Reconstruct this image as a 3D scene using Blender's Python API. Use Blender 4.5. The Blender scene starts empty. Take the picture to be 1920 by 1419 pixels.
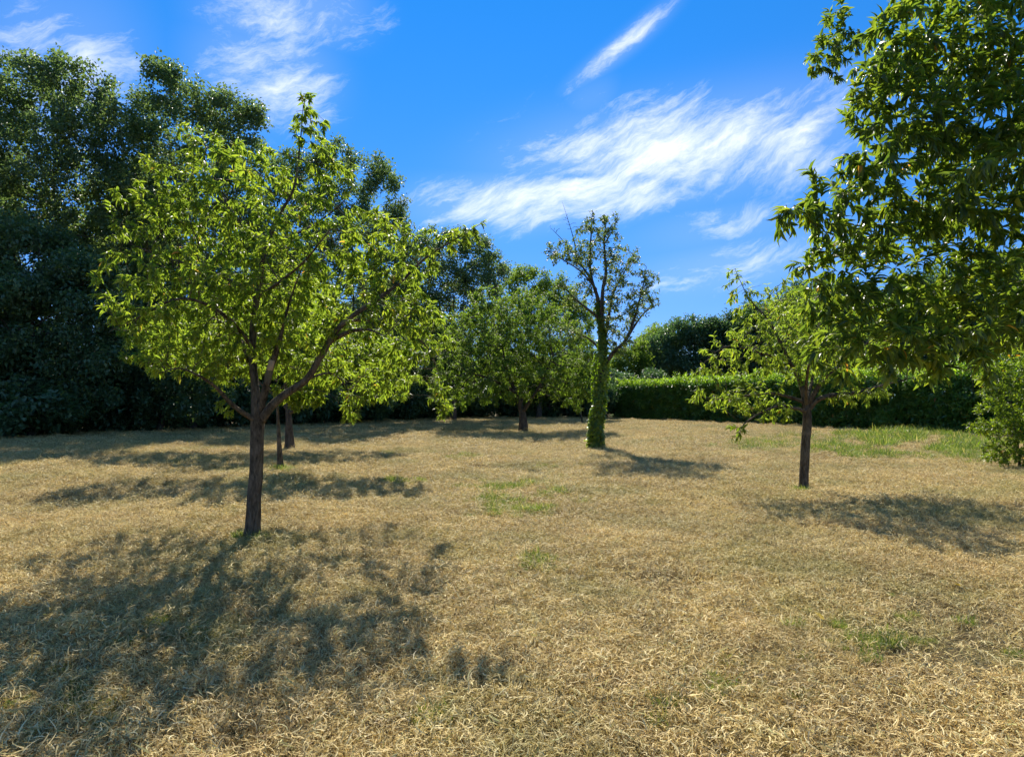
import bpy, math, random
import numpy as np
from mathutils import Vector, Matrix, Quaternion

# ------------------------------------------------------------------ camera, sky, sun, exposure
SC = bpy.context.scene
COL = SC.collection
F, CX, CY = 1150.0, 960.0, 709.5            # focal length and centre for a 1920 px wide picture
CAMH = 1.6
PITCH = math.radians(1.92)
cam_data = bpy.data.cameras.new('camera')
cam_data.sensor_width = 36.0
cam_data.lens = F / 1920.0 * 36.0
cam_data.clip_start = 0.05
cam_data.clip_end = 3000.0
cam = bpy.data.objects.new('camera', cam_data)
COL.objects.link(cam)
cam.location = (0, 0, CAMH)
cam.rotation_euler = (math.radians(90) + PITCH, 0, 0)
SC.camera = cam

SUN_EL = math.radians(45.0)
SUN_AZ = math.radians(-6.0)                 # measured from +Y towards +X
SUN_STRENGTH = 5.0
SKY_STRENGTH = 0.15
EXPOSURE = 0.76
SC.view_settings.view_transform = 'Standard'
SC.view_settings.look = 'None'
SC.view_settings.gamma = 1.0
SC.view_settings.exposure = EXPOSURE
SC.view_settings.use_curve_mapping = False
SC.cycles.max_bounces = 5
SC.cycles.diffuse_bounces = 3
SC.cycles.glossy_bounces = 2
SC.cycles.transmission_bounces = 4
SC.cycles.use_adaptive_sampling = True
SC.cycles.adaptive_threshold = 0.025

sun_dir = Vector((math.sin(SUN_AZ) * math.cos(SUN_EL), math.cos(SUN_AZ) * math.cos(SUN_EL), math.sin(SUN_EL)))
sl = bpy.data.lights.new('sun', 'SUN')
sl.energy = SUN_STRENGTH
sl.angle = math.radians(0.55)
sl.color = (1.0, 0.93, 0.80)
sun = bpy.data.objects.new('sun', sl)
COL.objects.link(sun)
sun.rotation_euler = (-sun_dir).to_track_quat('-Z', 'Y').to_euler()
sun.location = (0, 0, 30)


class NT:
    """small helper to write shader node trees"""
    def __init__(self, tree):
        self.t = tree
        self.n = tree.nodes
        self.l = tree.links

    def node(self, typ, **kw):
        nd = self.n.new(typ)
        for k, v in kw.items():
            setattr(nd, k, v)
        return nd

    def put(self, sock, v):
        if v is None:
            return
        if isinstance(v, bpy.types.NodeSocket):
            self.l.new(v, sock)
        else:
            if isinstance(v, (tuple, list)) and len(v) == 3 and sock.type == 'RGBA':
                v = (*v, 1.0)
            sock.default_value = v

    def math(self, op, a, b=None, c=None, clamp=False):
        nd = self.node('ShaderNodeMath', operation=op, use_clamp=clamp)
        self.put(nd.inputs[0], a)
        self.put(nd.inputs[1], b)
        self.put(nd.inputs[2], c)
        return nd.outputs[0]

    def mix(self, fac, a, b, mode='MIX'):
        nd = self.node('ShaderNodeMix', data_type='RGBA', blend_type=mode)
        self.put(nd.inputs[0], fac)
        self.put(nd.inputs[6], a)
        self.put(nd.inputs[7], b)
        return nd.outputs[2]

    def noise(self, vec, scale, detail=4, rough=0.55, dist=0.0):
        nd = self.node('ShaderNodeTexNoise')
        self.put(nd.inputs['Vector'], vec)
        nd.inputs['Scale'].default_value = scale
        nd.inputs['Detail'].default_value = detail
        nd.inputs['Roughness'].default_value = rough
        nd.inputs['Distortion'].default_value = dist
        return nd.outputs['Fac']

    def ramp(self, fac, stops, interp='LINEAR'):
        nd = self.node('ShaderNodeValToRGB')
        cr = nd.color_ramp
        cr.interpolation = interp
        while len(cr.elements) < len(stops):
            cr.elements.new(0.5)
        for e, (p, c) in zip(cr.elements, stops):
            e.position = p
            e.color = (*c, 1.0) if len(c) == 3 else c
        self.put(nd.inputs[0], fac)
        return nd.outputs[0]

    def smooth(self, v, lo, hi):
        nd = self.node('ShaderNodeMapRange', interpolation_type='SMOOTHSTEP')
        self.put(nd.inputs[0], v)
        nd.inputs[1].default_value = lo
        nd.inputs[2].default_value = hi
        return nd.outputs[0]

    def combine(self, x, y, z):
        nd = self.node('ShaderNodeCombineXYZ')
        self.put(nd.inputs[0], x)
        self.put(nd.inputs[1], y)
        self.put(nd.inputs[2], z)
        return nd.outputs[0]


def ray(x, y):
    cx, cy = (x - CX) / F, (CY - y) / F
    return np.array([cx, math.cos(PITCH) - cy * math.sin(PITCH), math.sin(PITCH) + cy * math.cos(PITCH)])


def P(x, y, d):
    """world point seen at picture position x, y, standing d metres into the garden"""
    r = ray(x, y)
    return np.array([0, 0, CAMH]) + r * (d / r[1])


def G(x, y):
    r = ray(x, y)
    return np.array([0, 0, CAMH]) + r * (-CAMH / r[2])


def sky_uv(x, y):
    r = ray(x, y)
    r = r / np.linalg.norm(r)
    return math.atan2(r[0], r[1]), math.asin(r[2])


world = bpy.data.worlds.new('World')
SC.world = world
world.use_nodes = True
w = NT(world.node_tree)
w.n.clear()
sky = w.node('ShaderNodeTexSky', sky_type='NISHITA')
sky.sun_disc = False
sky.sun_elevation = SUN_EL
sky.sun_rotation = SUN_AZ
sky.altitude = 300
sky.air_density = 1.0
sky.dust_density = 0.0
sky.ozone_density = 3.0
hsv = w.node('ShaderNodeHueSaturation')
hsv.inputs['Saturation'].default_value = 1.38
hsv.inputs['Value'].default_value = 0.74
w.l.new(sky.outputs[0], hsv.inputs['Color'])
tc = w.node('ShaderNodeTexCoord')
sep = w.node('ShaderNodeSeparateXYZ')
w.l.new(tc.outputs['Generated'], sep.inputs[0])
U = w.math('ARCTAN2', sep.outputs[0], sep.outputs[1])
V = w.math('ARCSINE', sep.outputs[2])
FIB = math.radians(24)
# fibre coordinates of the cirrus: along and across the wind
warp_a = w.math('MULTIPLY', w.math('SUBTRACT', w.noise(tc.outputs['Generated'], 2.4, 2), 0.5), 0.20)
warp_b = w.math('MULTIPLY', w.math('SUBTRACT', w.noise(tc.outputs['Generated'], 6.5, 5, 0.6), 0.5), 0.075)
V2 = w.math('ADD', w.math('ADD', V, warp_a), warp_b)
al = w.math('ADD', w.math('MULTIPLY', U, math.cos(FIB)), w.math('MULTIPLY', V2, math.sin(FIB)))
ac = w.math('SUBTRACT', w.math('MULTIPLY', V2, math.cos(FIB)), w.math('MULTIPLY', U, math.sin(FIB)))
fib1 = w.noise(w.combine(w.math('MULTIPLY', al, 4.2), w.math('MULTIPLY', ac, 13.0), 0.0), 1.0, 8, 0.62, 0.15)
fib2 = w.noise(w.combine(w.math('MULTIPLY', al, 12.0), w.math('MULTIPLY', ac, 48.0), 3.0), 1.0, 8, 0.72, 0.15)
soft = w.noise(w.combine(w.math('MULTIPLY', al, 5.0), w.math('MULTIPLY', ac, 9.0), 8.0), 1.0, 6, 0.6, 0.2)
fib = w.math('ADD', w.math('ADD', w.math('MULTIPLY', fib1, 0.46), w.math('MULTIPLY', fib2, 0.36)), w.math('MULTIPLY', soft, 0.18))


def band(x0, y0, x1, y1, half, gain):
    u0, v0 = sky_uv(x0, y0)
    u1, v1 = sky_uv(x1, y1)
    uc, vc = (u0 + u1) / 2, (v0 + v1) / 2
    L = math.hypot(u1 - u0, v1 - v0) / 2
    th = math.atan2(v1 - v0, u1 - u0)
    du, dv = w.math('SUBTRACT', U, uc), w.math('SUBTRACT', V, vc)
    a = w.math('ADD', w.math('MULTIPLY', du, math.cos(th) / L), w.math('MULTIPLY', dv, math.sin(th) / L))
    b = w.math('SUBTRACT', w.math('MULTIPLY', dv, math.cos(th) / half), w.math('MULTIPLY', du, math.sin(th) / half))
    a2 = w.math('POWER', w.math('ABSOLUTE', a), 2.6)
    b2 = w.math('POWER', w.math('ABSOLUTE', b), 2.0)
    e = w.math('POWER', math.e, w.math('MULTIPLY', w.math('ADD', a2, b2), -1.0))
    return w.math('MULTIPLY', e, gain)


bands = [band(720, 385, 1360, 325, 0.055, 0.9), band(850, 315, 1760, 170, 0.095, 0.80),
         band(760, 400, 1080, 380, 0.035, 0.8), band(1180, 330, 1460, 260, 0.05, 0.8),
         band(1040, 185, 1290, -20, 0.021, 0.72), band(1040, 210, 1180, 160, 0.045, 0.5),
         band(320, 110, 660, 150, 0.085, 0.74), band(340, 20, 720, 10, 0.06, 0.78),
         band(1150, 530, 1700, 430, 0.05, 0.62), band(1150, 450, 1600, 380, 0.05, 0.5),
         band(-150, 60, 330, 160, 0.16, 0.58),
         band(2100, 300, 2900, 150, 0.10, 0.7), band(-1500, 250, -500, 350, 0.10, 0.7)]
m = bands[0]
for b_ in bands[1:]:
    m = w.math('MAXIMUM', m, b_)
wide = w.math('MULTIPLY', w.smooth(w.noise(tc.outputs['Generated'], 1.9, 2), 0.40, 0.60), 0.60)  # extra cirrus added to brighten and neutralise the shade on the ground
away = w.math('MAXIMUM', w.smooth(w.math('ABSOLUTE', U), 0.75, 1.05), w.smooth(V, 0.62, 0.85))  # keeps that added cloud outside the camera's view
wide = w.math('MULTIPLY', wide, away)
m = w.math('MAXIMUM', m, wide)
dens = w.math('SUBTRACT', w.math('ADD', fib, w.math('MULTIPLY', m, 0.42)), 0.66)
dens = w.math('MULTIPLY', w.smooth(dens, -0.02, 0.36), 0.92)
veil = w.math('MULTIPLY', w.smooth(m, 0.1, 1.0), 0.13)
dens = w.math('MAXIMUM', dens, veil)
above = w.smooth(V, 0.0, 0.12)
dens = w.math('MULTIPLY', dens, above)
lowsky = w.math('POWER', w.math('SUBTRACT', 1.0, w.math('MAXIMUM', w.math('MINIMUM', V, 1.0), 0.0)), 2.5)
clear = w.mix(lowsky, hsv.outputs[0], w.mix(1.0, hsv.outputs[0], (0.16, 0.33, 0.58), 'MULTIPLY'))
clear = w.mix(1.0, clear, (1.12, 0.94, 1.0), 'MULTIPLY')
skycol = w.mix(dens, clear, (5.6, 5.65, 5.8))
bg = w.node('ShaderNodeBackground')
w.put(bg.inputs[0], skycol)
bg.inputs[1].default_value = SKY_STRENGTH
wo = w.node('ShaderNodeOutputWorld')
w.l.new(bg.outputs[0], wo.inputs[0])

DEBUG = False
# ------------------------------------------------------------------ helpers
rng = np.random.default_rng(7)


def tag(o, label=None, cat=None, group=None, kind=None):
    if label:
        o['label'] = label
    if cat:
        o['category'] = cat
    if group:
        o['group'] = group
    if kind:
        o['kind'] = kind
    return o


def new_mesh(name, verts, faces_idx, loop_tot, mat, attrs=None, smooth=True):
    """verts (N,3); faces_idx flat vertex indices; loop_tot per face sizes"""
    me = bpy.data.meshes.new(name)
    nv, nf, nl = len(verts), len(loop_tot), len(faces_idx)
    me.vertices.add(nv)
    me.vertices.foreach_set('co', np.ascontiguousarray(verts, dtype=np.float32).ravel())
    me.loops.add(nl)
    me.loops.foreach_set('vertex_index', np.ascontiguousarray(faces_idx, dtype=np.int32))
    me.polygons.add(nf)
    starts = np.concatenate([[0], np.cumsum(loop_tot)[:-1]]).astype(np.int32)
    me.polygons.foreach_set('loop_start', starts)
    me.polygons.foreach_set('loop_total', np.ascontiguousarray(loop_tot, dtype=np.int32))
    if smooth:
        me.polygons.foreach_set('use_smooth', np.ones(nf, dtype=bool))
    for k, v in (attrs or {}).items():
        a = me.attributes.new(k, 'FLOAT', 'POINT')
        a.data.foreach_set('value', np.ascontiguousarray(v, dtype=np.float32))
    me.update(calc_edges=True)
    if mat:
        me.materials.append(mat)
    return me


def link(name, me, parent=None):
    o = bpy.data.objects.new(name, me)
    COL.objects.link(o)
    if parent is not None:
        o.parent = parent
    return o


def empty(name, loc):
    o = bpy.data.objects.new(name, None)
    COL.objects.link(o)
    o.location = [float(v) for v in loc]
    o.empty_display_size = 0.3
    return o


def norm(v):
    return v / np.maximum(np.linalg.norm(v, axis=-1, keepdims=True), 1e-9)


# value noise for the ground's relief
_tab = np.random.default_rng(3).random((64, 64))


def vnoise(x, y, s):
    x, y = np.asarray(x) * s + 100.3, np.asarray(y) * s + 57.7
    xi, yi = np.floor(x).astype(int), np.floor(y).astype(int)
    fx, fy = x - xi, y - yi
    fx, fy = fx * fx * (3 - 2 * fx), fy * fy * (3 - 2 * fy)
    g = lambda a, b: _tab[a % 64, b % 64]
    return (g(xi, yi) * (1 - fx) + g(xi + 1, yi) * fx) * (1 - fy) + (g(xi, yi + 1) * (1 - fx) + g(xi + 1, yi + 1) * fx) * fy


def ground_z(x, y):
    z = (vnoise(x, y, 0.09) - 0.5) * 0.16 + (vnoise(x, y, 0.5) - 0.5) * 0.08 + (vnoise(x, y, 1.7) - 0.5) * 0.04
    return z


# ------------------------------------------------------------------ materials
def mat_new(name):
    mt = bpy.data.materials.new(name)
    mt.use_nodes = True
    mt.node_tree.nodes.clear()
    nt = NT(mt.node_tree)
    out = nt.node('ShaderNodeOutputMaterial')
    return mt, nt, out


def leaf_material(name, stops, trans, tfac=0.42, rough=0.42, spec=0.45):
    mt, nt, out = mat_new(name)
    at = nt.node('ShaderNodeAttribute', attribute_name='tint')
    col = nt.ramp(at.outputs['Fac'], stops)
    geo = nt.node('ShaderNodeNewGeometry')
    big = nt.noise(geo.outputs['Position'], 0.9, 2)
    val = nt.node('ShaderNodeHueSaturation')
    nt.put(val.inputs['Value'], nt.math('ADD', nt.math('MULTIPLY', big, 0.7), 0.65))
    nt.put(val.inputs['Color'], col)
    pb = nt.node('ShaderNodeBsdfPrincipled')
    nt.put(pb.inputs['Base Color'], val.outputs[0])
    pb.inputs['Roughness'].default_value = rough
    pb.inputs['Specular IOR Level'].default_value = spec
    tr = nt.node('ShaderNodeBsdfTranslucent')
    tcol = nt.mix(1.0, val.outputs[0], trans, 'MULTIPLY')
    nt.put(tr.inputs['Color'], tcol)
    mx = nt.node('ShaderNodeMixShader')
    mx.inputs[0].default_value = tfac
    nt.l.new(pb.outputs[0], mx.inputs[1])
    nt.l.new(tr.outputs[0], mx.inputs[2])
    nt.l.new(mx.outputs[0], out.inputs[0])
    return mt


# transmitted light through a leaf is yellower and stronger than the reflected part
M_ORCHARD = leaf_material('orchard_leaf', [(0.0, (0.06, 0.095, 0.018)), (0.5, (0.10, 0.14, 0.02)), (0.93, (0.155, 0.18, 0.022)), (0.985, (0.20, 0.19, 0.03)), (1.0, (0.26, 0.15, 0.04))], (4.0, 4.0, 2.0), 0.50, 0.45, 0.27)
M_NEAR = leaf_material('glossy_leaf', [(0.0, (0.035, 0.065, 0.016)), (0.5, (0.068, 0.105, 0.019)), (0.95, (0.135, 0.16, 0.022)), (0.985, (0.24, 0.20, 0.03)), (1.0, (0.30, 0.16, 0.03))], (4.4, 4.2, 1.6), 0.46, 0.38, 0.4)
M_GREY = leaf_material('grey_green_leaf', [(0.0, (0.065, 0.105, 0.035)), (0.6, (0.105, 0.15, 0.045)), (0.95, (0.17, 0.19, 0.05)), (1.0, (0.22, 0.13, 0.05))], (2.6, 2.6, 1.6), 0.36, 0.5, 0.35)
M_PEAR = leaf_material('olive_leaf', [(0.0, (0.06, 0.105, 0.022)), (0.6, (0.10, 0.155, 0.028)), (1.0, (0.17, 0.21, 0.035))], (3.2, 3.2, 1.4), 0.42, 0.55, 0.22)
M_WOOD = leaf_material('wood_leaf', [(0.0, (0.07, 0.12, 0.065)), (0.6, (0.105, 0.16, 0.078)), (1.0, (0.17, 0.21, 0.08))], (2.6, 2.6, 1.2), 0.36, 0.5, 0.35)
M_UNDER = leaf_material('undergrowth_leaf', [(0.0, (0.06, 0.115, 0.06)), (0.7, (0.095, 0.165, 0.075)), (1.0, (0.17, 0.22, 0.06))], (2.0, 2.1, 1.0), 0.30, 0.45, 0.45)
M_LAUREL = leaf_material('laurel_leaf', [(0.0, (0.06, 0.12, 0.028)), (0.6, (0.105, 0.185, 0.04)), (0.97, (0.19, 0.27, 0.055)), (1.0, (0.3, 0.16, 0.03))], (2.6, 3.0, 1.2), 0.36, 0.3, 0.6)
M_FRESH = leaf_material('fresh_laurel_leaf', [(0.0, (0.07, 0.13, 0.016)), (0.6, (0.12, 0.19, 0.02)), (1.0, (0.18, 0.25, 0.025))], (3.4, 3.5, 1.2), 0.5, 0.4, 0.4)
M_SHRUB = leaf_material('shrub_leaf', [(0.0, (0.06, 0.10, 0.015)), (0.6, (0.10, 0.15, 0.018)), (0.94, (0.17, 0.19, 0.02)), (1.0, (0.42, 0.19, 0.03))], (3.4, 3.3, 1.2), 0.45, 0.4, 0.4)
M_IVY = leaf_material('ivy_leaf', [(0.0, (0.055, 0.10, 0.016)), (0.6, (0.10, 0.155, 0.02)), (1.0, (0.19, 0.23, 0.026))], (3.2, 3.3, 1.0), 0.40, 0.38, 0.45)


def bark_material(name, dark, light, scale=14.0, bump=1.0):
    mt, nt, out = mat_new(name)
    geo = nt.node('ShaderNodeTexCoord')
    mp = nt.node('ShaderNodeMapping')
    mp.inputs['Scale'].default_value = (1.0, 1.0, 0.28)
    nt.l.new(geo.outputs['Object'], mp.inputs[0])
    n1 = nt.noise(mp.outputs[0], scale, 7, 0.65, 0.6)
    n2 = nt.noise(mp.outputs[0], scale * 4.5, 5, 0.6, 0.2)
    n3 = nt.noise(geo.outputs['Object'], 3.0, 3)
    f = nt.math('ADD', nt.math('MULTIPLY', n1, 0.65), nt.math('MULTIPLY', n2, 0.35))
    col = nt.ramp(f, [(0.38, dark), (0.64, light)])
    lich = nt.math('MULTIPLY', nt.smooth(n3, 0.58, 0.75), 0.45)
    col = nt.mix(lich, col, (0.19, 0.19, 0.13))
    pb = nt.node('ShaderNodeBsdfPrincipled')
    nt.put(pb.inputs['Base Color'], col)
    pb.inputs['Roughness'].default_value = 0.9
    pb.inputs['Specular IOR Level'].default_value = 0.15
    bp = nt.node('ShaderNodeBump')
    bp.inputs['Strength'].default_value = bump
    bp.inputs['Distance'].default_value = 0.05
    nt.put(bp.inputs['Height'], f)
    nt.l.new(bp.outputs[0], pb.inputs['Normal'])
    nt.l.new(pb.outputs[0], out.inputs[0])
    return mt


M_BARK = bark_material('fruit_tree_bark', (0.024, 0.019, 0.013), (0.20, 0.16, 0.112), 12)
M_BARK_DARK = bark_material('dark_bark', (0.03, 0.025, 0.02), (0.13, 0.11, 0.085), 9)
M_CUT, nt_, out_ = mat_new('cut_wood')
pb_ = nt_.node('ShaderNodeBsdfPrincipled')
nt_.put(pb_.inputs['Base Color'], nt_.ramp(nt_.noise(None, 30, 4), [(0.3, (0.30, 0.21, 0.13)), (0.7, (0.46, 0.36, 0.25))]))
pb_.inputs['Roughness'].default_value = 0.85
nt_.l.new(pb_.outputs[0], out_.inputs[0])

# dry mown grass
M_HAY, nt_, out_ = mat_new('dry_grass_blade')
at_ = nt_.node('ShaderNodeAttribute', attribute_name='tint')
oi_ = nt_.node('ShaderNodeObjectInfo')
ge_ = nt_.node('ShaderNodeNewGeometry')
hay = nt_.ramp(at_.outputs['Fac'], [(0.0, (0.14, 0.10, 0.04)), (0.2, (0.42, 0.29, 0.097)), (0.5, (0.61, 0.46, 0.178)), (0.75, (0.73, 0.585, 0.262)), (0.92, (0.84, 0.725, 0.40)), (1.0, (0.38, 0.38, 0.11))])
n_big = nt_.noise(ge_.outputs['Position'], 0.55, 5, 0.65)
n_mid = nt_.noise(ge_.outputs['Position'], 3.4, 6, 0.7)
n_rust = nt_.noise(ge_.outputs['Position'], 0.8, 3, 0.6, 0.4)
gfac = nt_.math('MULTIPLY', nt_.smooth(nt_.math('ADD', nt_.math('MULTIPLY', n_big, 0.7), nt_.math('MULTIPLY', n_mid, 0.3)), 0.47, 0.62), 0.55)
hay = nt_.mix(gfac, hay, (0.30, 0.29, 0.09))
rfac = nt_.math('MULTIPLY', nt_.smooth(n_rust, 0.52, 0.70), 0.28)
hay = nt_.mix(rfac, hay, (0.46, 0.30, 0.13))
hv_ = nt_.node('ShaderNodeHueSaturation')
nt_.put(hv_.inputs['Color'], hay)
nt_.put(hv_.inputs['Value'], nt_.math('ADD', nt_.math('MULTIPLY', oi_.outputs['Random'], 0.3), nt_.math('ADD', 0.30, nt_.math('MULTIPLY', n_mid, 1.15))))
pb_ = nt_.node('ShaderNodeBsdfPrincipled')
nt_.put(pb_.inputs['Base Color'], hv_.outputs[0])
pb_.inputs['Roughness'].default_value = 0.62
pb_.inputs['Specular IOR Level'].default_value = 0.3
tr_ = nt_.node('ShaderNodeBsdfTranslucent')
nt_.put(tr_.inputs['Color'], hv_.outputs[0])
mx_ = nt_.node('ShaderNodeMixShader')
mx_.inputs[0].default_value = 0.25
nt_.l.new(pb_.outputs[0], mx_.inputs[1])
nt_.l.new(tr_.outputs[0], mx_.inputs[2])
nt_.l.new(mx_.outputs[0], out_.inputs[0])

M_GREEN = leaf_material('green_grass_blade', [(0.0, (0.07, 0.12, 0.02)), (0.6, (0.13, 0.19, 0.035)), (0.8, (0.22, 0.26, 0.06)), (1.0, (0.55, 0.45, 0.2))], (2.2, 2.2, 1.2), 0.35, 0.5, 0.3)

M_GROUND, nt_, out_ = mat_new('thatch_ground')
ge_ = nt_.node('ShaderNodeNewGeometry')
a_ = nt_.noise(ge_.outputs['Position'], 0.55, 5, 0.65)
b_ = nt_.noise(ge_.outputs['Position'], 30.0, 6, 0.7, 0.8)
c_ = nt_.noise(ge_.outputs['Position'], 3.0, 5, 0.6)
gc = nt_.ramp(b_, [(0.3, (0.05, 0.04, 0.02)), (0.55, (0.15, 0.115, 0.055)), (0.75, (0.30, 0.24, 0.12))])
gc = nt_.mix(nt_.math('MULTIPLY', nt_.smooth(nt_.math('ADD', nt_.math('MULTIPLY', a_, .7), nt_.math('MULTIPLY', c_, .3)), 0.49, 0.66), 0.6), gc, (0.17, 0.18, 0.06))
pb_ = nt_.node('ShaderNodeBsdfPrincipled')
nt_.put(pb_.inputs['Base Color'], gc)
pb_.inputs['Roughness'].default_value = 0.95
pb_.inputs['Specular IOR Level'].default_value = 0.1
bp_ = nt_.node('ShaderNodeBump')
bp_.inputs['Strength'].default_value = 1.0
bp_.inputs['Distance'].default_value = 0.03
nt_.put(bp_.inputs['Height'], b_)
nt_.l.new(bp_.outputs[0], pb_.inputs['Normal'])
nt_.l.new(pb_.outputs[0], out_.inputs[0])

# ------------------------------------------------------------------ ground
gx = np.concatenate([np.array([-900, -500, -250, -140, -90, -70, -55, -45]), np.arange(-38, 38.01, 0.3), np.array([45, 55, 70, 90, 140, 250, 500, 900])])
gy = np.concatenate([np.array([-900, -400, -200, -100, -50, -30, -15, -8]), np.arange(-4, 62.01, 0.3), np.array([68, 76, 90, 110, 150, 220, 400, 900, 1800])])
XX, YY = np.meshgrid(gx, gy)
ZZ = ground_z(XX, YY)
nx, ny = len(gx), len(gy)
ii = (np.arange(ny - 1)[:, None] * nx + np.arange(nx - 1)[None, :]).ravel()
quads = np.stack([ii, ii + 1, ii + nx + 1, ii + nx], 1)
gm = new_mesh('ground', np.stack([XX.ravel(), YY.ravel(), ZZ.ravel()], 1), quads.ravel(), np.full(len(quads), 4), M_GROUND)
tag(link('ground', gm), 'broad lawn floor of dry thatch under the mown grass', kind='structure')

# ------------------------------------------------------------------ leaves
# template: 8 points, midrib folded, curving down towards the tip (x width, y length, z up)
LEAF8_F = np.array([0, 2, 1, 0, 3, 2, 1, 2, 5, 4, 2, 3, 6, 5, 4, 5, 7, 5, 6, 7])
LEAF8_T = np.array([3, 3, 4, 4, 3, 3])
LEAF5_F = np.array([0, 2, 1, 0, 3, 2, 1, 2, 4, 2, 3, 4])
LEAF5_T = np.array([3, 3, 3, 3])


LEAF4_F = np.array([0, 3, 1, 0, 2, 3])
LEAF4_T = np.array([3, 3])
LEAF_FT = {8: (LEAF8_F, LEAF8_T), 5: (LEAF5_F, LEAF5_T), 4: (LEAF4_F, LEAF4_T)}


def leaf_template(kind, droop=0.25, fold=0.25, bulge=0.36):
    if kind == 4:
        return np.array([[0, 0, 0], [-0.5, 0.48, 0.05 + fold * 0.1], [0.5, 0.48, 0.05 + fold * 0.1], [0, 1.0, -droop]])
    if kind == 8:
        ys = [0.0, 0.30, 0.30, 0.30, 0.68, 0.68, 0.68, 1.0]
        xs = [0, -0.46, 0, 0.46, -0.40, 0, 0.40, 0]
        v = np.array([[x, y, -droop * y * y] for x, y in zip(xs, ys)])
        v[[1, 3, 4, 6], 2] += fold * 0.22
        return v
    ys = [0.0, 0.45, 0.45, 0.45, 1.0]
    xs = [0, -0.5, 0, 0.5, 0]
    v = np.array([[x, y, -droop * y * y] for x, y in zip(xs, ys)])
    v[[1, 3], 2] += fold * 0.2
    return v


def leaf_frames(d, nrm):
    """rotation matrices whose columns are x, y (length), z (normal)"""
    y = norm(d)
    z = norm(nrm - y * np.sum(nrm * y, 1, keepdims=True))
    x = np.cross(y, z)
    return np.stack([x, y, z], 2)


def leaves_mesh(name, pos, R, length, width, kind, mat, tint, droop=0.25, fold=0.25):
    n = len(pos)
    T1 = leaf_template(kind, droop, fold)
    T2 = leaf_template(kind, droop * 2.2, fold * 1.4)
    k = len(T1)
    mixw = rng.random((n, 1, 1))
    T = T1[None] * (1 - mixw) + T2[None] * mixw
    T = T * np.stack([width, length, length], 1)[:, None, :]
    v = np.einsum('nij,nkj->nki', R, T) + pos[:, None, :]
    Fi, Ft = LEAF_FT[kind]
    idx = (Fi[None, :] + (np.arange(n) * k)[:, None]).ravel()
    return new_mesh(name, v.reshape(-1, 3), idx, np.tile(Ft, n), mat, {'tint': np.repeat(tint, k)}, smooth=(kind == 8))


def rand_unit(n):
    return norm(rng.normal(size=(n, 3)))


# ------------------------------------------------------------------ wood: growing, thickness, tubes
def resample(pts, step):
    pts = np.asarray(pts, float)
    # Catmull-Rom through the given points
    out = []
    ext = np.vstack([2 * pts[0] - pts[1], pts, 2 * pts[-1] - pts[-2]])
    for i in range(1, len(ext) - 2):
        p0, p1, p2, p3 = ext[i - 1:i + 3]
        m_ = max(2, int(np.linalg.norm(p2 - p1) / step) + 1)
        for t in np.linspace(0, 1, m_, endpoint=False):
            out.append(0.5 * (2 * p1 + (p2 - p0) * t + (2 * p0 - 5 * p1 + 4 * p2 - p3) * t * t + (3 * p1 - p0 - 3 * p2 + p3) * t ** 3))
    out.append(pts[-1])
    return np.array(out)


def grow(pos, par, attr, step, kill, iters, grav=0.0, jit=0.18, maxch=5):
    pos = [p for p in pos]
    par = list(par)
    nch = [0] * len(pos)
    for p in par:
        if p >= 0:
            nch[p] += 1
    A = np.asarray(attr)
    Pn = np.array(pos)
    nd = np.full(len(A), 1e9)
    ni = np.zeros(len(A), int)
    for s in range(0, len(Pn), 256):
        d = np.linalg.norm(A[:, None, :] - Pn[None, s:s + 256, :], axis=2)
        j = d.argmin(1)
        dm = d[np.arange(len(A)), j]
        b = dm < nd
        nd[b] = dm[b]
        ni[b] = j[b] + s
    alive = nd > kill
    for it in range(iters):
        if not alive.any():
            break
        a = np.where(alive)[0]
        vec = norm(A[a] - Pn[ni[a]])
        nodes, inv = np.unique(ni[a], return_inverse=True)
        acc = np.zeros((len(nodes), 3))
        np.add.at(acc, inv, vec)
        # a node that already forked reaches for one of its attractors instead of their mean
        one = np.zeros((len(nodes), 3))
        pm = rng.permutation(len(a))
        one[inv[pm]] = vec[pm]
        forked = np.array([nch[q] >= 1 for q in nodes])
        acc[forked] = one[forked]
        acc = norm(norm(acc) + rng.normal(size=acc.shape) * jit + np.array([0, 0, grav]))
        ok = np.array([nch[q] < maxch for q in nodes])
        if not ok.any():
            break
        # attractors that keep asking a full node are dropped
        full = set(nodes[~ok].tolist())
        if full:
            alive[a[[ni[q] in full for q in a]]] = False
        newp = Pn[nodes[ok]] + acc[ok] * step
        base = len(pos)
        for q, p in zip(nodes[ok], newp):
            pos.append(p)
            par.append(int(q))
            nch[q] += 1
            nch.append(0)
        Pn = np.vstack([Pn, newp])
        d = np.linalg.norm(A[:, None, :] - newp[None], axis=2)
        j = d.argmin(1)
        dm = d[np.arange(len(A)), j]
        b = dm < nd
        nd[b] = dm[b]
        ni[b] = j[b] + base
        alive &= nd > kill
    return Pn, np.array(par)


def thickness(pos, par, r_tip, r_root, expo=2.3):
    n = len(pos)
    s = np.zeros(n)
    hasch = np.zeros(n, bool)
    hasch[par[par >= 0]] = True
    s[~hasch] = 1.0
    tipd = np.zeros(n, int)
    for i in range(n - 1, 0, -1):
        p = par[i]
        s[p] += s[i]
        tipd[p] = max(tipd[p], tipd[i] + 1)
    r = s ** (1 / expo)
    al = math.log(r_root / r_tip) / max(math.log(r[0]), 1e-6)
    return r_tip * r ** al, tipd


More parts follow.
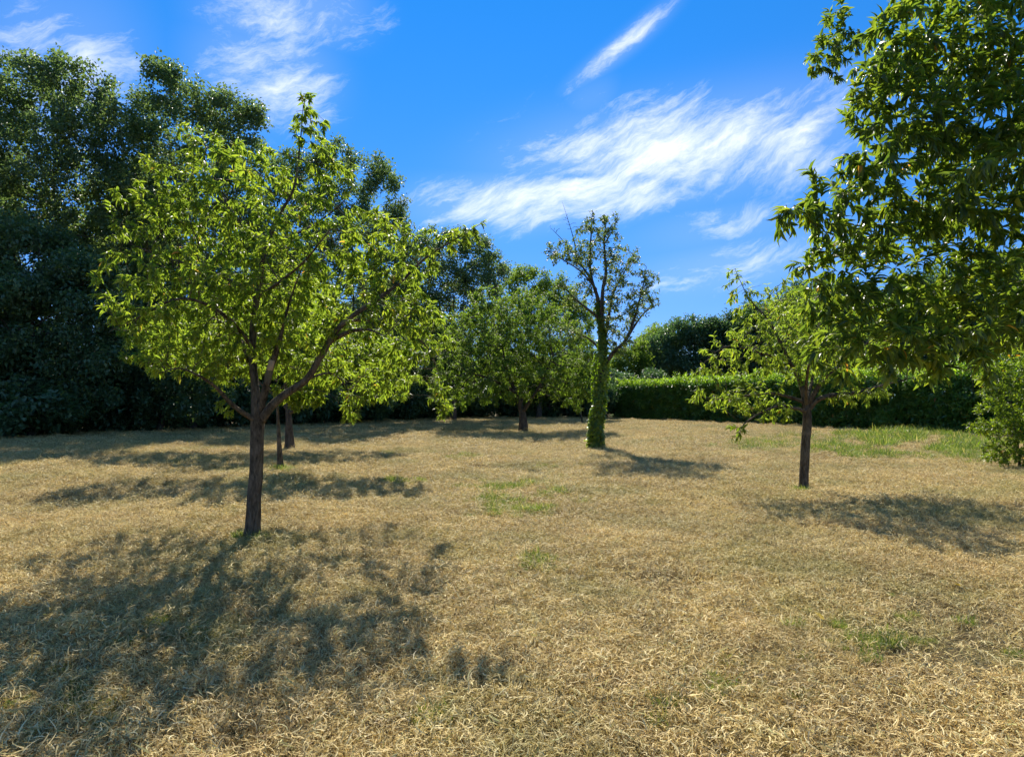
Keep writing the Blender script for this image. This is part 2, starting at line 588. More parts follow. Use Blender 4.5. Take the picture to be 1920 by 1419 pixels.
class Wood:
    def __init__(self):
        self.v, self.f, self.t, self.n = [], [], [], 0

    def tube(self, pts, rad, sides, rough=0.0, flare=0.0):
        pts = np.asarray(pts)
        m_ = len(pts)
        if m_ < 2:
            return
        tan = np.zeros_like(pts)
        tan[1:-1] = pts[2:] - pts[:-2]
        tan[0] = pts[1] - pts[0]
        tan[-1] = pts[-1] - pts[-2]
        tan = norm(tan)
        ref = np.array([1.0, 0, 0]) if abs(tan[0][0]) < 0.8 else np.array([0, 1.0, 0])
        x = ref - tan[0] * ref.dot(tan[0])
        X = np.zeros_like(pts)
        for i in range(m_):
            x = x - tan[i] * x.dot(tan[i])
            x = x / (np.linalg.norm(x) + 1e-9)
            X[i] = x
        Y = np.cross(tan, X)
        ang = np.linspace(0, 2 * np.pi, sides, endpoint=False)
        rr = np.repeat(np.asarray(rad)[:, None], sides, 1)
        if rough > 0:
            h = np.concatenate([[0], np.cumsum(np.linalg.norm(np.diff(pts, axis=0), axis=1))])
            seed = rng.random() * 50
            for k, (fa, fh, amp) in enumerate([(2, 2.2, 0.5), (3, 4.1, 0.4), (5, 9.0, 0.35), (7, 17.0, 0.25)]):
                rr = rr * (1 + rough * amp * np.sin(fa * ang[None, :] + seed * (k + 1) + 1.4 * np.sin(fh * h + seed)[:, None]) * (0.6 + 0.4 * np.sin(fh * 1.3 * h + k)[:, None]))
            if flare > 0:
                rr = rr * (1 + flare * np.exp(-h / 0.11)[:, None] * (1 + 0.45 * np.sin(4 * ang + seed)[None, :]))
        ring = pts[:, None, :] + rr[:, :, None] * (np.cos(ang)[None, :, None] * X[:, None, :] + np.sin(ang)[None, :, None] * Y[:, None, :])
        i0 = self.n
        self.v.append(ring.reshape(-1, 3))
        a = np.arange(m_ - 1)[:, None] * sides
        j = np.arange(sides)[None, :]
        j2 = (j + 1) % sides
        q = np.stack([a + j, a + j2, a + sides + j2, a + sides + j], 2).reshape(-1, 4) + i0
        self.f.append(q.ravel())
        self.t.append(np.full(len(q), 4))
        self.f.append(np.arange(sides) + i0 + (m_ - 1) * sides)
        self.t.append(np.array([sides]))
        self.n += m_ * sides

    def mesh(self, name, mat):
        if not self.v:
            return None
        return new_mesh(name, np.vstack(self.v), np.concatenate(self.f), np.concatenate(self.t), mat)


def chains(par, r):
    n = len(par)
    ch = [[] for _ in range(n)]
    for i in range(1, n):
        if par[i] >= 0:
            ch[par[i]].append(i)
    out = []
    stack = [(0, -1, 0)]        # node, attach node, first-order owner
    own = 0
    while stack:
        s, at, owner = stack.pop()
        c = [s]
        while ch[c[-1]]:
            kids = sorted(ch[c[-1]], key=lambda q: -r[q])
            for kq in kids[1:]:
                if owner == 0 and at == -1:
                    own += 1
                    stack.append((kq, c[-1], own))
                else:
                    stack.append((kq, c[-1], owner))
            c.append(kids[0])
        out.append((c, at, owner))
    return out


def sample_blobs(blobs, n, d0, shell=0.45):
    """blobs: (x, y, rx, ry in picture px at that depth, depth offset m, depth radius m, weight)"""
    ws = np.array([b[2] * b[3] * (b[6] if len(b) > 6 else 1.0) for b in blobs], float)
    cnt = np.maximum(3, (n * ws / ws.sum()).astype(int))
    out = []
    for b, k in zip(blobs, cnt):
        d = d0 + b[4]
        c = P(b[0], b[1], d)
        s = d / F
        u = rand_unit(k) * (rng.random((k, 1)) ** shell)
        out.append(c + u * np.array([b[2] * s, b[5], b[3] * s]))
    return np.vstack(out)


LEAF_PROTOS = {}


def leaf_protos(mat, droop, fold):
    key = (mat.name, droop, fold)
    if key not in LEAF_PROTOS:
        lst = []
        for i in range(8):
            T = leaf_template(8, droop * (1 + 0.18 * i), fold)
            lst.append(new_mesh('leaf', T, LEAF8_F, LEAF8_T, mat, {'tint': np.full(8, [0.1, 0.25, 0.4, 0.5, 0.62, 0.75, 0.88, 0.97][i])}))
        LEAF_PROTOS[key] = lst
    return LEAF_PROTOS[key]


def make_tree(name, label, cat, base, limbs, attr, bark, leafmat, r_root, r_tip=0.003, step=0.12, kill=0.2, iters=90,
              grav=0.0, leaf_len=0.11, leaf_w=0.03, per=6, depth=4, kind=8, droop=0.25, fold=0.3, hang=0.35, forward=0.9,
              spread=0.0, branch_min=0.02, max_branch=8, group=None, n_obj=0, leaf_prob=1.0, rough=0.12, flare=0.35,
              tint_hi=1.0, zmin_leaf=0.05, crown_name='crown', leaf_filter=None, wood_sides=5, radii=None):
    base = np.asarray(base, float)
    root = empty(name, base)
    tag(root, label, cat, group)
    # starting skeleton: limbs[0] is the trunk from the base; the others hang on the nearest earlier node
    pos, par, spec = [], [], {}
    for li, lb in enumerate(limbs):
        pts = resample(lb, step)
        n0 = len(pos)
        if radii is not None and radii[li] is not None:
            rl = np.interp(np.linspace(0, 1, len(pts)), np.linspace(0, 1, len(radii[li])), radii[li])
            for q in range(0 if li == 0 else 1, len(pts)):
                spec[n0 + q if li == 0 else n0 + q - 1] = rl[q]
        if li == 0:
            for q, p in enumerate(pts):
                pos.append(p)
                par.append(q - 1)
        else:
            arr = np.array(pos)
            j = int(np.linalg.norm(arr - pts[0], axis=1).argmin())
            prev = j
            for p in pts[1:]:
                pos.append(p)
                par.append(prev)
                prev = len(pos) - 1
    pos, par = grow(pos, par, attr, step, kill, iters, grav)
    r, tipd = thickness(pos, par, r_tip, r_root)
    if DEBUG:
        print('TREE', name, 'nodes', len(pos), 'attr', len(attr), 'sel', int((tipd <= depth).sum()), 'leaves', int((tipd <= depth).sum()) * per)
    for q, v in spec.items():
        if q >= 0:
            r[q] = v
    for q in range(1, len(r)):
        if par[q] >= 0 and q not in spec:
            r[q] = min(r[q], r[par[q]] * 0.92)
    loc = pos - base
    woods = {}
    chs = chains(par, r)
    bigown = {}
    for c, at, owner in chs:
        if owner > 0:
            bigown[owner] = max(bigown.get(owner, 0), r[c[0]])
    keep = [o for o in sorted(bigown, key=lambda o: -bigown[o]) if bigown[o] >= branch_min][:max_branch]
    for c, at, owner in chs:
        key = 'trunk' if at == -1 else (owner if owner in keep else 'twigs')
        W = woods.setdefault(key, Wood())
        idx = c if at == -1 else [at] + c
        rad = r[idx].copy()
        if at != -1:
            rad[0] = r[c[0]]
        rmax = rad.max()
        pts = loc[idx]
        if at == -1:
            # the trunk: finer rings, bark relief, root flare
            seg = np.concatenate([[0], np.cumsum(np.linalg.norm(np.diff(pts, axis=0), axis=1))])
            hh = np.arange(0, seg[-1], min(0.05, step * 0.5))
            pts = np.stack([np.interp(hh, seg, pts[:, q]) for q in range(3)], 1)
            rad = np.interp(hh, seg, rad)
            pts[0, 2] -= 0.08
            W.tube(pts, rad, 18 if r_root < 0.4 else 12, rough, flare)
        elif rmax > 0.018:
            W.tube(pts, rad, 8, rough * 0.7)
        else:
            W.tube(pts, rad, wood_sides if rmax > 0.007 else 3)
    first = True
    for key, W in woods.items():
        nm = key if isinstance(key, str) else 'branch'
        me = W.mesh(nm, bark)
        o = link(nm, me, root)
        if nm == 'twigs':
            o['kind'] = 'stuff'
    # leaves along the outer twigs
    sel = np.where((tipd <= depth) & (np.arange(len(pos)) >= len(limbs[0]) + 2) & (pos[:, 2] > base[2] + zmin_leaf))[0]
    if leaf_filter is not None:
        sel = sel[leaf_filter(pos[sel])]
    sel = sel[rng.random(len(sel)) < leaf_prob]
    pr = par[sel]
    tdir = norm(pos[sel] - pos[pr])
    ne = np.repeat(np.arange(len(sel)), per)
    n = len(ne)
    t = rng.random((n, 1))
    p = pos[sel][ne] * t + pos[pr][ne] * (1 - t)
    if spread > 0:
        p = p + rand_unit(n) * (rng.random((n, 1)) ** 0.5) * spread
    perp = rand_unit(n)
    td = tdir[ne]
    perp = norm(perp - td * np.sum(perp * td, 1, keepdims=True))
    fw = forward * (0.5 + rng.random((n, 1)))
    d = norm(td * fw + perp + np.array([0, 0, -1.0]) * hang * (0.4 + 1.2 * rng.random((n, 1))))
    up = np.array([0, 0, 1.0]) + rng.normal(size=(n, 3)) * 0.45
    R = leaf_frames(d, up)
    sc = 0.6 + 0.55 * rng.random(n)
    L = leaf_len * sc
    Wd = leaf_w * sc * (0.85 + 0.3 * rng.random(n))
    tint = np.clip(rng.beta(2.2, 2.2, n) * 0.9 + (rng.random(n) > 0.99) * 0.5, 0, tint_hi)
    pl = p - base
    chosen = np.zeros(n, bool)
    if n_obj:
        # the leaves that show largest become single leaf parts
        q = p + d * (L[:, None] * 0.5) - np.array([0, 0, CAMH])
        cz = q[:, 1] * math.cos(PITCH) + q[:, 2] * math.sin(PITCH)
        cyv = -q[:, 1] * math.sin(PITCH) + q[:, 2] * math.cos(PITCH)
        px, py = CX + F * q[:, 0] / cz, CY - F * cyv / cz
        inside = (px > 15) & (px < 1905) & (py > 15) & (py < 1400) & (cz > 0.5)
        face = np.abs(np.sum(R[:, :, 2] * norm(q), 1))
        score = np.where(inside, (L / cz) ** 2 * (0.15 + face), -1)
        best = np.argsort(-score)[:n_obj]
        chosen[best] = True
    rest = ~chosen
    me = leaves_mesh(crown_name, pl[rest], R[rest], L[rest], Wd[rest], kind, leafmat, tint[rest], droop, fold)
    crown = link(crown_name, me, root)
    crown['kind'] = 'stuff'
    if n_obj:
        protos = leaf_protos(leafmat, droop, fold)
        tv = np.array([0.1, 0.25, 0.4, 0.5, 0.62, 0.75, 0.88, 0.97])
        for i in np.where(chosen)[0]:
            lo = bpy.data.objects.new('leaf', protos[int(np.abs(tv - tint[i]).argmin())])
            COL.objects.link(lo)
            lo.parent = crown
            mtx = Matrix([[*R[i][0], pl[i][0]], [*R[i][1], pl[i][1]], [*R[i][2], pl[i][2]], [0, 0, 0, 1]])
            lo.matrix_local = mtx @ Matrix.Diagonal((Wd[i], L[i], L[i], 1.0))
    return root


def copy_tree(src, loc, rotz, scale, label, group=None):
    r_ = src.copy()
    COL.objects.link(r_)
    r_.location = [float(v) for v in loc]
    r_.rotation_euler = (0, 0, rotz)
    r_.scale = scale if isinstance(scale, (tuple, list)) else (scale,) * 3
    if 'group' in r_:
        del r_['group']
    r_['label'] = label
    if group:
        r_['group'] = group
    for ch in list(src.children):
        c = ch.copy()
        COL.objects.link(c)
        c.parent = r_
    return r_


def L3(base_d, pts):
    return [P(x, y, base_d + o) for x, y, o in pts]


def gb(x, y):
    g = G(x, y)
    g[2] = float(ground_z(g[0], g[1]))
    return g


# ------------------------------------------------------------------ the wood on the left and the trees behind
def wood_tree(name, label, x, base_d, blobs, n_attr, leafmat=M_WOOD, r_root=0.28, leaf_len=0.185, leaf_w=0.12, per=84, spread=0.5, depth=1, kill=0.42, step=0.38, group=None, lean=0, hang=0.2, top=None, cat='tree', bark=M_BARK_DARK):
    g = P(x, 748, base_d)
    g[2] = float(ground_z(g[0], g[1]))
    ys = [b[1] for b in blobs]
    topy = (min(ys) + max(ys)) / 2 if top is None else top
    tp = P(x + lean, topy, base_d)
    trunk = [g, g * 0.6 + tp * 0.4 + np.array([0.15, 0.1, 0]), tp]
    attr = sample_blobs(blobs, int(n_attr * 1.7), base_d, 0.42)
    attr = attr[attr[:, 2] > 0.25]
    return make_tree(name, label, cat, g, [trunk], attr, bark, leafmat, r_root, 0.012, step, kill, 60, 0.0, leaf_len, leaf_w, per, depth, 4,
                     0.2, 0.3, hang, 0.6, spread, 0.07, 6, group, wood_sides=4, zmin_leaf=0.1)


W1 = wood_tree('oak_tree', 'tall dark broadleaf tree at the far left edge, highest crown of the wood', 100, 28,
               [(135, 175, 85, 75, 0, 2.2), (45, 195, 75, 75, 0.5, 2.2), (-50, 240, 90, 100, 0, 2.5), (185, 230, 55, 70, -0.5, 1.8), (90, 300, 130, 90, -0.5, 2.8), (200, 330, 60, 70, 0, 1.8), (20, 390, 130, 80, 0, 2.6), (150, 430, 90, 80, 0.6, 2.4), (-70, 420, 80, 120, 0, 2.4)], 900)
W2 = wood_tree('oak_tree', 'tall broadleaf tree with a notched crown rising behind the front orchard tree', 360, 31,
               [(320, 160, 48, 50, 0, 1.8), (440, 205, 55, 42, 0, 1.6), (380, 215, 70, 55, 0, 2.2), (275, 225, 45, 65, 0.5, 1.8), (340, 300, 100, 80, 0, 2.6), (450, 290, 55, 60, 0.3, 1.8), (300, 400, 90, 90, 0.5, 2.4), (430, 400, 80, 90, 0, 2.4), (480, 215, 22, 30, 0, 1.0), (360, 520, 110, 90, 0, 2.4)], 850)
W3 = wood_tree('oak_tree', 'rounded dark tree showing right of the front orchard crown', 660, 38,
               [(630, 320, 60, 55, 0, 2.2), (712, 335, 42, 45, -0.5, 1.8), (560, 360, 70, 80, 0, 2.4), (660, 410, 95, 70, -0.5, 2.8), (742, 395, 30, 45, 0, 1.6), (600, 500, 110, 90, 0, 2.8), (720, 500, 70, 90, 0, 2.5), (660, 620, 120, 80, 0, 2.5)], 850, r_root=0.3)
W4 = wood_tree('oak_tree', 'dark tree between the rounded oak and the wide olive-green tree', 850, 44,
               [(815, 470, 55, 45, 0, 2.2), (880, 462, 45, 38, 0, 2.0), (920, 500, 35, 40, 0, 1.8), (860, 540, 90, 70, -0.5, 3.0), (790, 560, 60, 80, 0, 2.4), (870, 650, 110, 80, 0, 2.8)], 750, r_root=0.26)
W5 = wood_tree('pale_tree', 'pale yellowish-green tree rising behind the wide olive-green tree', 1010, 48,
               [(985, 525, 50, 35, 0, 2.2), (1040, 550, 50, 40, 0, 2.2), (1000, 590, 85, 60, 0, 3.0), (1080, 610, 40, 50, 0, 2.0), (1010, 690, 100, 70, 0, 3.0)], 600, M_PEAR, 0.24)
U1 = wood_tree('robinia_tree', 'blue-green layered tree low at the left edge in front of the oaks', 60, 24.6,
               [(50, 455, 75, 45, 0, 1.6), (150, 510, 75, 45, 0, 1.6), (-40, 520, 80, 70, 0, 1.8), (60, 560, 120, 55, -0.4, 2.0), (200, 590, 60, 50, 0, 1.5), (20, 650, 120, 60, -0.4, 1.8), (160, 670, 90, 60, -0.2, 1.6), (90, 745, 130, 50, 0, 1.6), (-60, 740, 80, 70, 0, 1.6)], 750, M_UNDER, 0.16, 0.19, 0.11, 115, 0.55, hang=0.0)
U2 = wood_tree('robinia_tree', 'dark layered tree in the shade just left of the front orchard trunk', 300, 28,
               [(280, 590, 80, 55, 0, 1.6), (370, 640, 80, 55, 0, 1.6), (250, 680, 80, 55, 0, 1.6), (330, 740, 110, 50, 0, 1.7), (400, 560, 60, 60, 0.5, 1.6)], 550, M_UNDER, 0.15, 0.19, 0.11, 125, 0.55, hang=0.0)
# bushes at the foot of the wood, repeated along its shady edge
B1 = wood_tree('woodland_bush', 'dark leafy bush in deep shade along the foot of the wood', 150, 26.5,
               [(90, 755, 70, 40, 0, 1.3), (190, 740, 70, 55, 0, 1.4), (140, 790, 100, 28, -0.3, 1.4), (150, 690, 60, 45, 0, 1.2)], 330, M_UNDER, 0.07, 0.19, 0.12, 160, 0.5, hang=0.0, group='bushes along the foot of the wood', cat='bush')
edge = [(-26, 18), (-20.6, 24.6), (-18.2, 27.8), (-15.6, 31.8), (-13.2, 35.8), (-11.2, 39.6), (-9.0, 43.2), (-6.5, 46.4), (-3.4, 49.0), (-0.2, 50.6), (3.0, 51.2), (6.0, 51.4), (-8.2, 47.5), (-12.5, 41), (-17, 33), (-21.5, 27.5), (-19.5, 31), (-15.2, 37), (-10.5, 44.5), (-4.5, 52), (1.5, 54), (7.5, 53.5), (10.0, 55.5), (13, 56)]
B1.location = (edge[2][0], edge[2][1], 0)
for k, (ex, ey) in enumerate(edge):
    if k == 2:
        continue
    copy_tree(B1, (ex + rng.normal() * 0.2, ey + rng.normal() * 0.2, ground_z(ex, ey)), rng.random() * 6.28, (1.05 + rng.random() * 0.35, 1.05 + rng.random() * 0.35, 0.95 + 0.5 * rng.random()),
              'dark leafy bush in deep shade along the foot of the wood', 'bushes along the foot of the wood')
# trees deeper in the wood: only glimpsed between the front ones
deep = [(W1, -31, 31, 0.95), (W2, -23, 38, 0.86), (W3, -17.5, 44, 0.80), (W4, -11, 51, 0.85), (W3, -30, 44, 0.9), (U1, -15.0, 38.5, 0.9), (U2, -10.5, 46.5, 0.95), (U1, -5.5, 53, 0.9), (U2, 0.5, 55, 0.9), (U1, 5.5, 56, 0.7), (U2, -19.5, 33.0, 1.0), (U1, -24, 27, 0.9)]
for src, ex, ey, s in deep:
    copy_tree(src, (ex, ey, ground_z(ex, ey)), rng.random() * 6.28, s, 'shaded tree deeper in the wood, glimpsed between the front trees', 'trees deep in the wood')

R1 = wood_tree('hedgerow_tree', 'dark blue-green bushy tree beyond the hedge, left of the small right-hand tree', 1290, 66,
               [(1290, 630, 55, 35, 0, 2.2), (1245, 660, 45, 40, 0, 2.0), (1340, 635, 45, 40, 0, 2.0), (1290, 690, 90, 45, -0.5, 2.4), (1380, 670, 50, 50, 0, 2.0)], 600, M_UNDER, 0.2, 0.34, 0.16, 80, 0.8)
R0 = wood_tree('hedgerow_tree', 'light green tree just right of the ivy trunk beyond the hedge corner', 1170, 62,
               [(1165, 690, 35, 40, 0, 2.0), (1195, 670, 25, 35, 0, 1.8), (1150, 735, 40, 35, 0, 1.8), (1205, 730, 30, 35, 0, 1.8)], 320, M_PEAR, 0.15, 0.28, 0.13, 80, 0.7)
R4 = wood_tree('hedgerow_tree', 'dark tree beyond the hedge, behind the hanging foliage at the right', 1760, 46,
               [(1700, 610, 80, 50, 0, 2.0), (1800, 600, 80, 60, 0, 2.0), (1760, 680, 130, 55, 0, 2.2), (1880, 620, 70, 70, 0, 2.2)], 600, M_UNDER, 0.2, 0.26, 0.12, 70, 0.65)
p3 = P(1470, 748, 60)
copy_tree(R1, (p3[0], p3[1], 0), 2.2, 1.1, 'dark bushy tree beyond the hedge, directly behind the small right-hand tree')
p5 = P(1600, 748, 54)
copy_tree(R4, (p5[0], p5[1], 0), 3.6, 1.2, 'dark bushy tree beyond the hedge between the small tree and the hanging foliage')
p6 = P(2020, 748, 42)
copy_tree(R4, (p6[0], p6[1], 0), 1.2, 1.4, 'dark tree beyond the hedge at the right picture edge')
p8 = P(1700, 748, 47)
copy_tree(R4, (p8[0], p8[1], 0), 5.1, 1.15, 'dark tree whose top shows between hedge and hanging foliage, right of the small tree')
p7 = P(1235, 748, 78)
copy_tree(R0, (p7[0], p7[1], 0), 1.0, 1.5, 'pale distant tree low in the sky gap beyond the hedge')

# ------------------------------------------------------------------ clipped hedge on the right
HA, HB = np.array([8.6, 50.6]), np.array([23.6, 16.6])
HH, HT = 3.15, 1.5
hd = (HB - HA) / np.linalg.norm(HB - HA)
hn = np.array([hd[1], -hd[0]])
if hn[0] > 0:
    hn = -hn                                  # hn points to the garden side
HL = np.linalg.norm(HB - HA)
hedge = empty('laurel_hedge', (HA[0], HA[1], 0))
tag(hedge, 'long clipped laurel hedge with bright fresh top closing the garden on the right', 'hedge')


def hedge_pts(n, where):
    s = rng.random(n) * HL
    if where == 'front':
        off, z = 0.0 + rng.random(n) ** 1.6 * 0.4, 0.05 + rng.random(n) * (HH - 0.55)
    elif where == 'back':
        off, z = HT - rng.random(n) ** 2 * 0.25, 0.05 + rng.random(n) * (HH - 0.55)
    elif where == 'shoot':
        c = rng.integers(0, 90, n)
        cs = np.random.default_rng(5).random((90, 3))
        s = cs[c, 0] * HL + rng.normal(size=n) * 0.05
        off, z = cs[c, 1] * HT + rng.normal(size=n) * 0.05, HH - 0.15 + rng.random(n) * (0.15 + 0.4 * cs[c, 2])
    else:
        off, z = rng.random(n) * HT, HH - 0.12 - rng.random(n) ** 0.9 * 0.55
    off = off + (vnoise(s, z, 0.8) - 0.5) * 0.35 + (vnoise(s, z, 2.6) - 0.5) * 0.4
    z = z + (vnoise(s, off * 3, 0.9) - 0.5) * 0.16 * (z > HH - 0.5)
    xy = hd[None] * s[:, None] - hn[None] * off[:, None]
    return np.stack([xy[:, 0], xy[:, 1], z], 1)


def hedge_leaves(nm, n, where, Lm, Wm, updir):
    p = hedge_pts(n, where)
    out = np.array([hn[0], hn[1], 0]) * (1 if where != 'back' else -1)
    if where in ('top', 'shoot'):
        d = norm(np.array([0, 0, 1.0]) * updir + rng.normal(size=(n, 3)) * 0.55)
    else:
        d = norm(out * 0.7 + np.array([0, 0, 0.35]) + rng.normal(size=(n, 3)) * 0.55)
    R = leaf_frames(d, np.array([0, 0, 1.0]) + out * 0.5 + rng.normal(size=(n, 3)) * 0.4)
    sc = 0.65 + 0.5 * rng.random(n)
    tint = rng.beta(2, 2.5, n) * 0.9 if where not in ('top', 'shoot') else 0.45 + 0.5 * rng.random(n)
    tint = np.where(rng.random(n) > 0.994, 1.0, tint)
    o = link(nm, leaves_mesh(nm, p, R, Lm * sc, Wm * sc, 5, M_FRESH if where in ('top', 'shoot') else M_LAUREL, tint, 0.25, 0.3), hedge)
    o['kind'] = 'stuff'


hedge_leaves('side_foliage', 60000, 'front', 0.23, 0.09, 0)
hedge_leaves('back_foliage', 9000, 'back', 0.25, 0.1, 0)
hedge_leaves('top_foliage', 30000, 'top', 0.22, 0.07, 1.2)
hedge_leaves('stray_shoots', 1500, 'shoot', 0.22, 0.06, 1.2)
# woody inside of the hedge: many upright stems
W = Wood()
for k in range(260):
    s = rng.random() * HL
    off = 0.35 + rng.random() * 0.8
    b0 = np.array([*(hd * s - hn * off), 0.0])
    top = b0 + np.array([rng.normal() * 0.25, rng.normal() * 0.25, HH - 0.25])
    pts = np.array([b0, b0 * 0.6 + top * 0.4 + rng.normal(size=3) * 0.08, b0 * 0.25 + top * 0.75 + rng.normal(size=3) * 0.08, top])
    W.tube(pts, np.array([0.03, 0.024, 0.016, 0.006]), 4)
st = link('stems', W.mesh('stems', M_BARK_DARK), hedge)
st['kind'] = 'stuff'
n_in = 24000
s_ = rng.random(n_in) * HL
o_ = 0.3 + rng.random(n_in) * (HT - 0.6)
z_ = rng.random(n_in) * (HH - 0.55)
xy_ = hd[None] * s_[:, None] - hn[None] * o_[:, None]
sc_ = 0.8 + 0.5 * rng.random(n_in)
o = link('inner_foliage', leaves_mesh('inner_foliage', np.stack([xy_[:, 0], xy_[:, 1], z_], 1), leaf_frames(rand_unit(n_in), rand_unit(n_in)), 0.26 * sc_, 0.15 * sc_, 5, M_LAUREL, rng.random(n_in) * 0.4), hedge)
o['kind'] = 'stuff'

# ------------------------------------------------------------------ orchard trees
# front tree, left
b1 = gb(471, 1012)
d1 = b1[1]
t1_limbs = [[b1] + L3(d1, [(475, 950, 0), (480, 878, 0.02), (483, 800, 0), (479, 735, -0.02), (473, 650, 0.05), (481, 560, 0.1), (497, 470, 0.1), (520, 410, 0.05), (550, 355, 0), (561, 285, -0.05), (567, 220, -0.1), (569, 176, -0.1)]),
            L3(d1, [(482, 790, 0), (442, 764, -0.25), (405, 726, -0.5), (372, 704, -0.7), (335, 690, -0.8), (298, 700, -0.9)]),
            L3(d1, [(485, 780, 0), (499, 725, -0.12), (507, 690, -0.18), (524, 640, -0.25), (545, 560, -0.4), (575, 480, -0.5)]),
            L3(d1, [(484, 795, 0), (508, 762, -0.05), (536, 738, -0.1), (574, 712, -0.15), (603, 665, -0.2), (622, 632, -0.2), (650, 600, -0.2), (710, 560, -0.1), (752, 528, 0), (800, 482, 0), (852, 450, 0), (908, 416, 0)]),
            L3(d1, [(618, 640, -0.2), (655, 622, -0.35), (690, 618, -0.5), (722, 630, -0.6)]),
            L3(d1, [(480, 700, 0), (440, 620, 0.5), (390, 560, 0.9), (330, 500, 1.1)]),
            L3(d1, [(473, 650, 0.05), (420, 590, -0.4), (340, 560, -0.7), (250, 600, -0.7), (205, 622, -0.7)]),
            L3(d1, [(482, 560, 0.1), (400, 510, -0.3), (300, 480, -0.3), (222, 447, -0.3)]),
            L3(d1, [(497, 470, 0.1), (430, 390, 0.2), (390, 310, 0.2), (355, 255, 0.2)]),
            L3(d1, [(500, 465, 0.1), (590, 420, 0.8), (650, 370, 1.0), (665, 310, 1.0)]),
            L3(d1, [(481, 560, 0.1), (560, 500, -0.8), (620, 430, -1.2)]),
            L3(d1, [(650, 600, -0.2), (730, 605, 0.4), (795, 645, 0.8), (822, 700, 1.0), (833, 780, 1.0)]),
            L3(d1, [(570, 712, -0.15), (620, 700, 0.3), (652, 730, 0.4), (655, 785, 0.4)])]
t1_blobs = [(480, 400, 150, 120, 0, 1.2), (340, 400, 100, 110, 0, 1.0), (330, 560, 110, 120, 0, 1.2), (560, 520, 150, 120, 0.1, 1.5), (450, 560, 140, 120, 0, 1.6),
            (735, 500, 105, 85, 0, 0.9), (620, 340, 55, 75, 0.3, 0.7), (400, 290, 75, 50, 0.1, 0.7), (580, 235, 38, 62, -0.05, 0.35, 3.0), (690, 440, 70, 60, 0.2, 0.8),
            (860, 445, 55, 28, 0, 0.3, 1.5), (232, 470, 32, 45, -0.3, 0.35, 1.3), (240, 605, 48, 28, -0.6, 0.4, 1.3), (340, 670, 75, 45, -0.5, 0.7), (440, 670, 70, 50, 0, 1.0), (560, 640, 90, 45, 0, 1.0), (760, 590, 80, 50, -0.2, 0.7), (425, 770, 25, 22, -0.3, 0.2, 1.3), (800, 620, 60, 60, 0.8, 0.6), (828, 745, 28, 50, 1.0, 0.3, 1.3), (655, 755, 26, 34, 0.4, 0.25, 1.3), (735, 690, 75, 45, 0.8, 0.6), (620, 700, 60, 40, 0.6, 0.6), (440, 690, 90, 40, 1.3, 0.6), (560, 690, 80, 40, 1.5, 0.6), (740, 720, 70, 40, 1.9, 0.6), (480, 560, 140, 110, 1.5, 0.7, 0.5), (420, 650, 100, 60, 2.0, 0.5, 0.8), (590, 670, 120, 50, 2.1, 0.5, 0.8), (330, 640, 70, 50, 1.2, 0.5, 0.8)]
a1 = sample_blobs(t1_blobs, 5800, d1, 0.62)
T1 = make_tree('orchard_tree', 'tall front orchard tree with long drooping bright leaves left of centre', 'tree', b1, t1_limbs, a1, M_BARK, M_ORCHARD, 0.082, 0.0028, 0.08, 0.11, 120,
               0.05, 0.084, 0.0275, 11, 3, 8, 0.35, 0.35, 0.4, 1.0, 0.0, 0.014, 12, None, 300, 0.9, 0.2, 0.6,
               radii=[[0.078, 0.07, 0.067, 0.072, 0.044, 0.044, 0.036, 0.03, 0.024, 0.015, 0.010, 0.006, 0.003], [0.034, 0.028, 0.022, 0.015, 0.01, 0.005], [0.046, 0.04, 0.034, 0.014, 0.01, 0.005], [0.054, 0.048, 0.043, 0.039, 0.036, 0.032, 0.025, 0.019, 0.015, 0.01, 0.007, 0.003], [0.032, 0.024, 0.016, 0.006], [0.03, 0.02, 0.012, 0.006], [0.026, 0.02, 0.014, 0.008, 0.004], [0.024, 0.016, 0.01, 0.004], [0.022, 0.016, 0.01, 0.004], [0.022, 0.016, 0.01, 0.004], [0.022, 0.014, 0.006], [0.022, 0.015, 0.01, 0.006, 0.003], [0.018, 0.012, 0.007, 0.003]])
# sawn stub on the second upright limb
W = Wood()
c0 = P(506, 692, d1 - 0.19) - b1
c1 = P(510, 676, d1 - 0.24) - b1
W.tube(np.array([c0, c1, c1 + (c1 - c0) * 0.02]), np.array([0.034, 0.034, 0.004]), 12)
tag(link('pruning_stub', W.mesh('pruning_stub', M_CUT), T1), 'pale sawn end of a pruned limb')

# thin tree behind it
b5 = gb(526, 887)
d5 = b5[1]
t5_limbs = [[b5] + L3(d5, [(524, 840, 0), (521, 780, 0), (519, 740, 0), (523, 690, 0), (535, 620, 0), (545, 560, 0)]),
            L3(d5, [(520, 735, 0), (570, 690, -0.3), (640, 660, -0.4), (720, 670, -0.4), (770, 690, -0.4)]),
            L3(d5, [(522, 715, 0), (450, 670, 0), (390, 650, 0)]),
            L3(d5, [(521, 745, 0), (570, 730, -0.6), (620, 740, -0.8), (650, 780, -0.8)]),
            L3(d5, [(530, 640, 0), (620, 600, 0.4), (700, 600, 0.5), (780, 620, 0.4)])]
t5_blobs = [(600, 670, 90, 55, 0, 1.3), (700, 660, 90, 55, -0.2, 1.2), (780, 650, 45, 45, -0.2, 0.9), (560, 735, 55, 35, -0.3, 1.0), (655, 765, 28, 28, -0.8, 0.4, 1.3), (430, 650, 80, 60, 0, 1.3), (560, 590, 110, 60, 0.2, 1.4), (720, 725, 60, 35, -0.3, 0.9), (340, 630, 70, 60, 0, 1.3)]
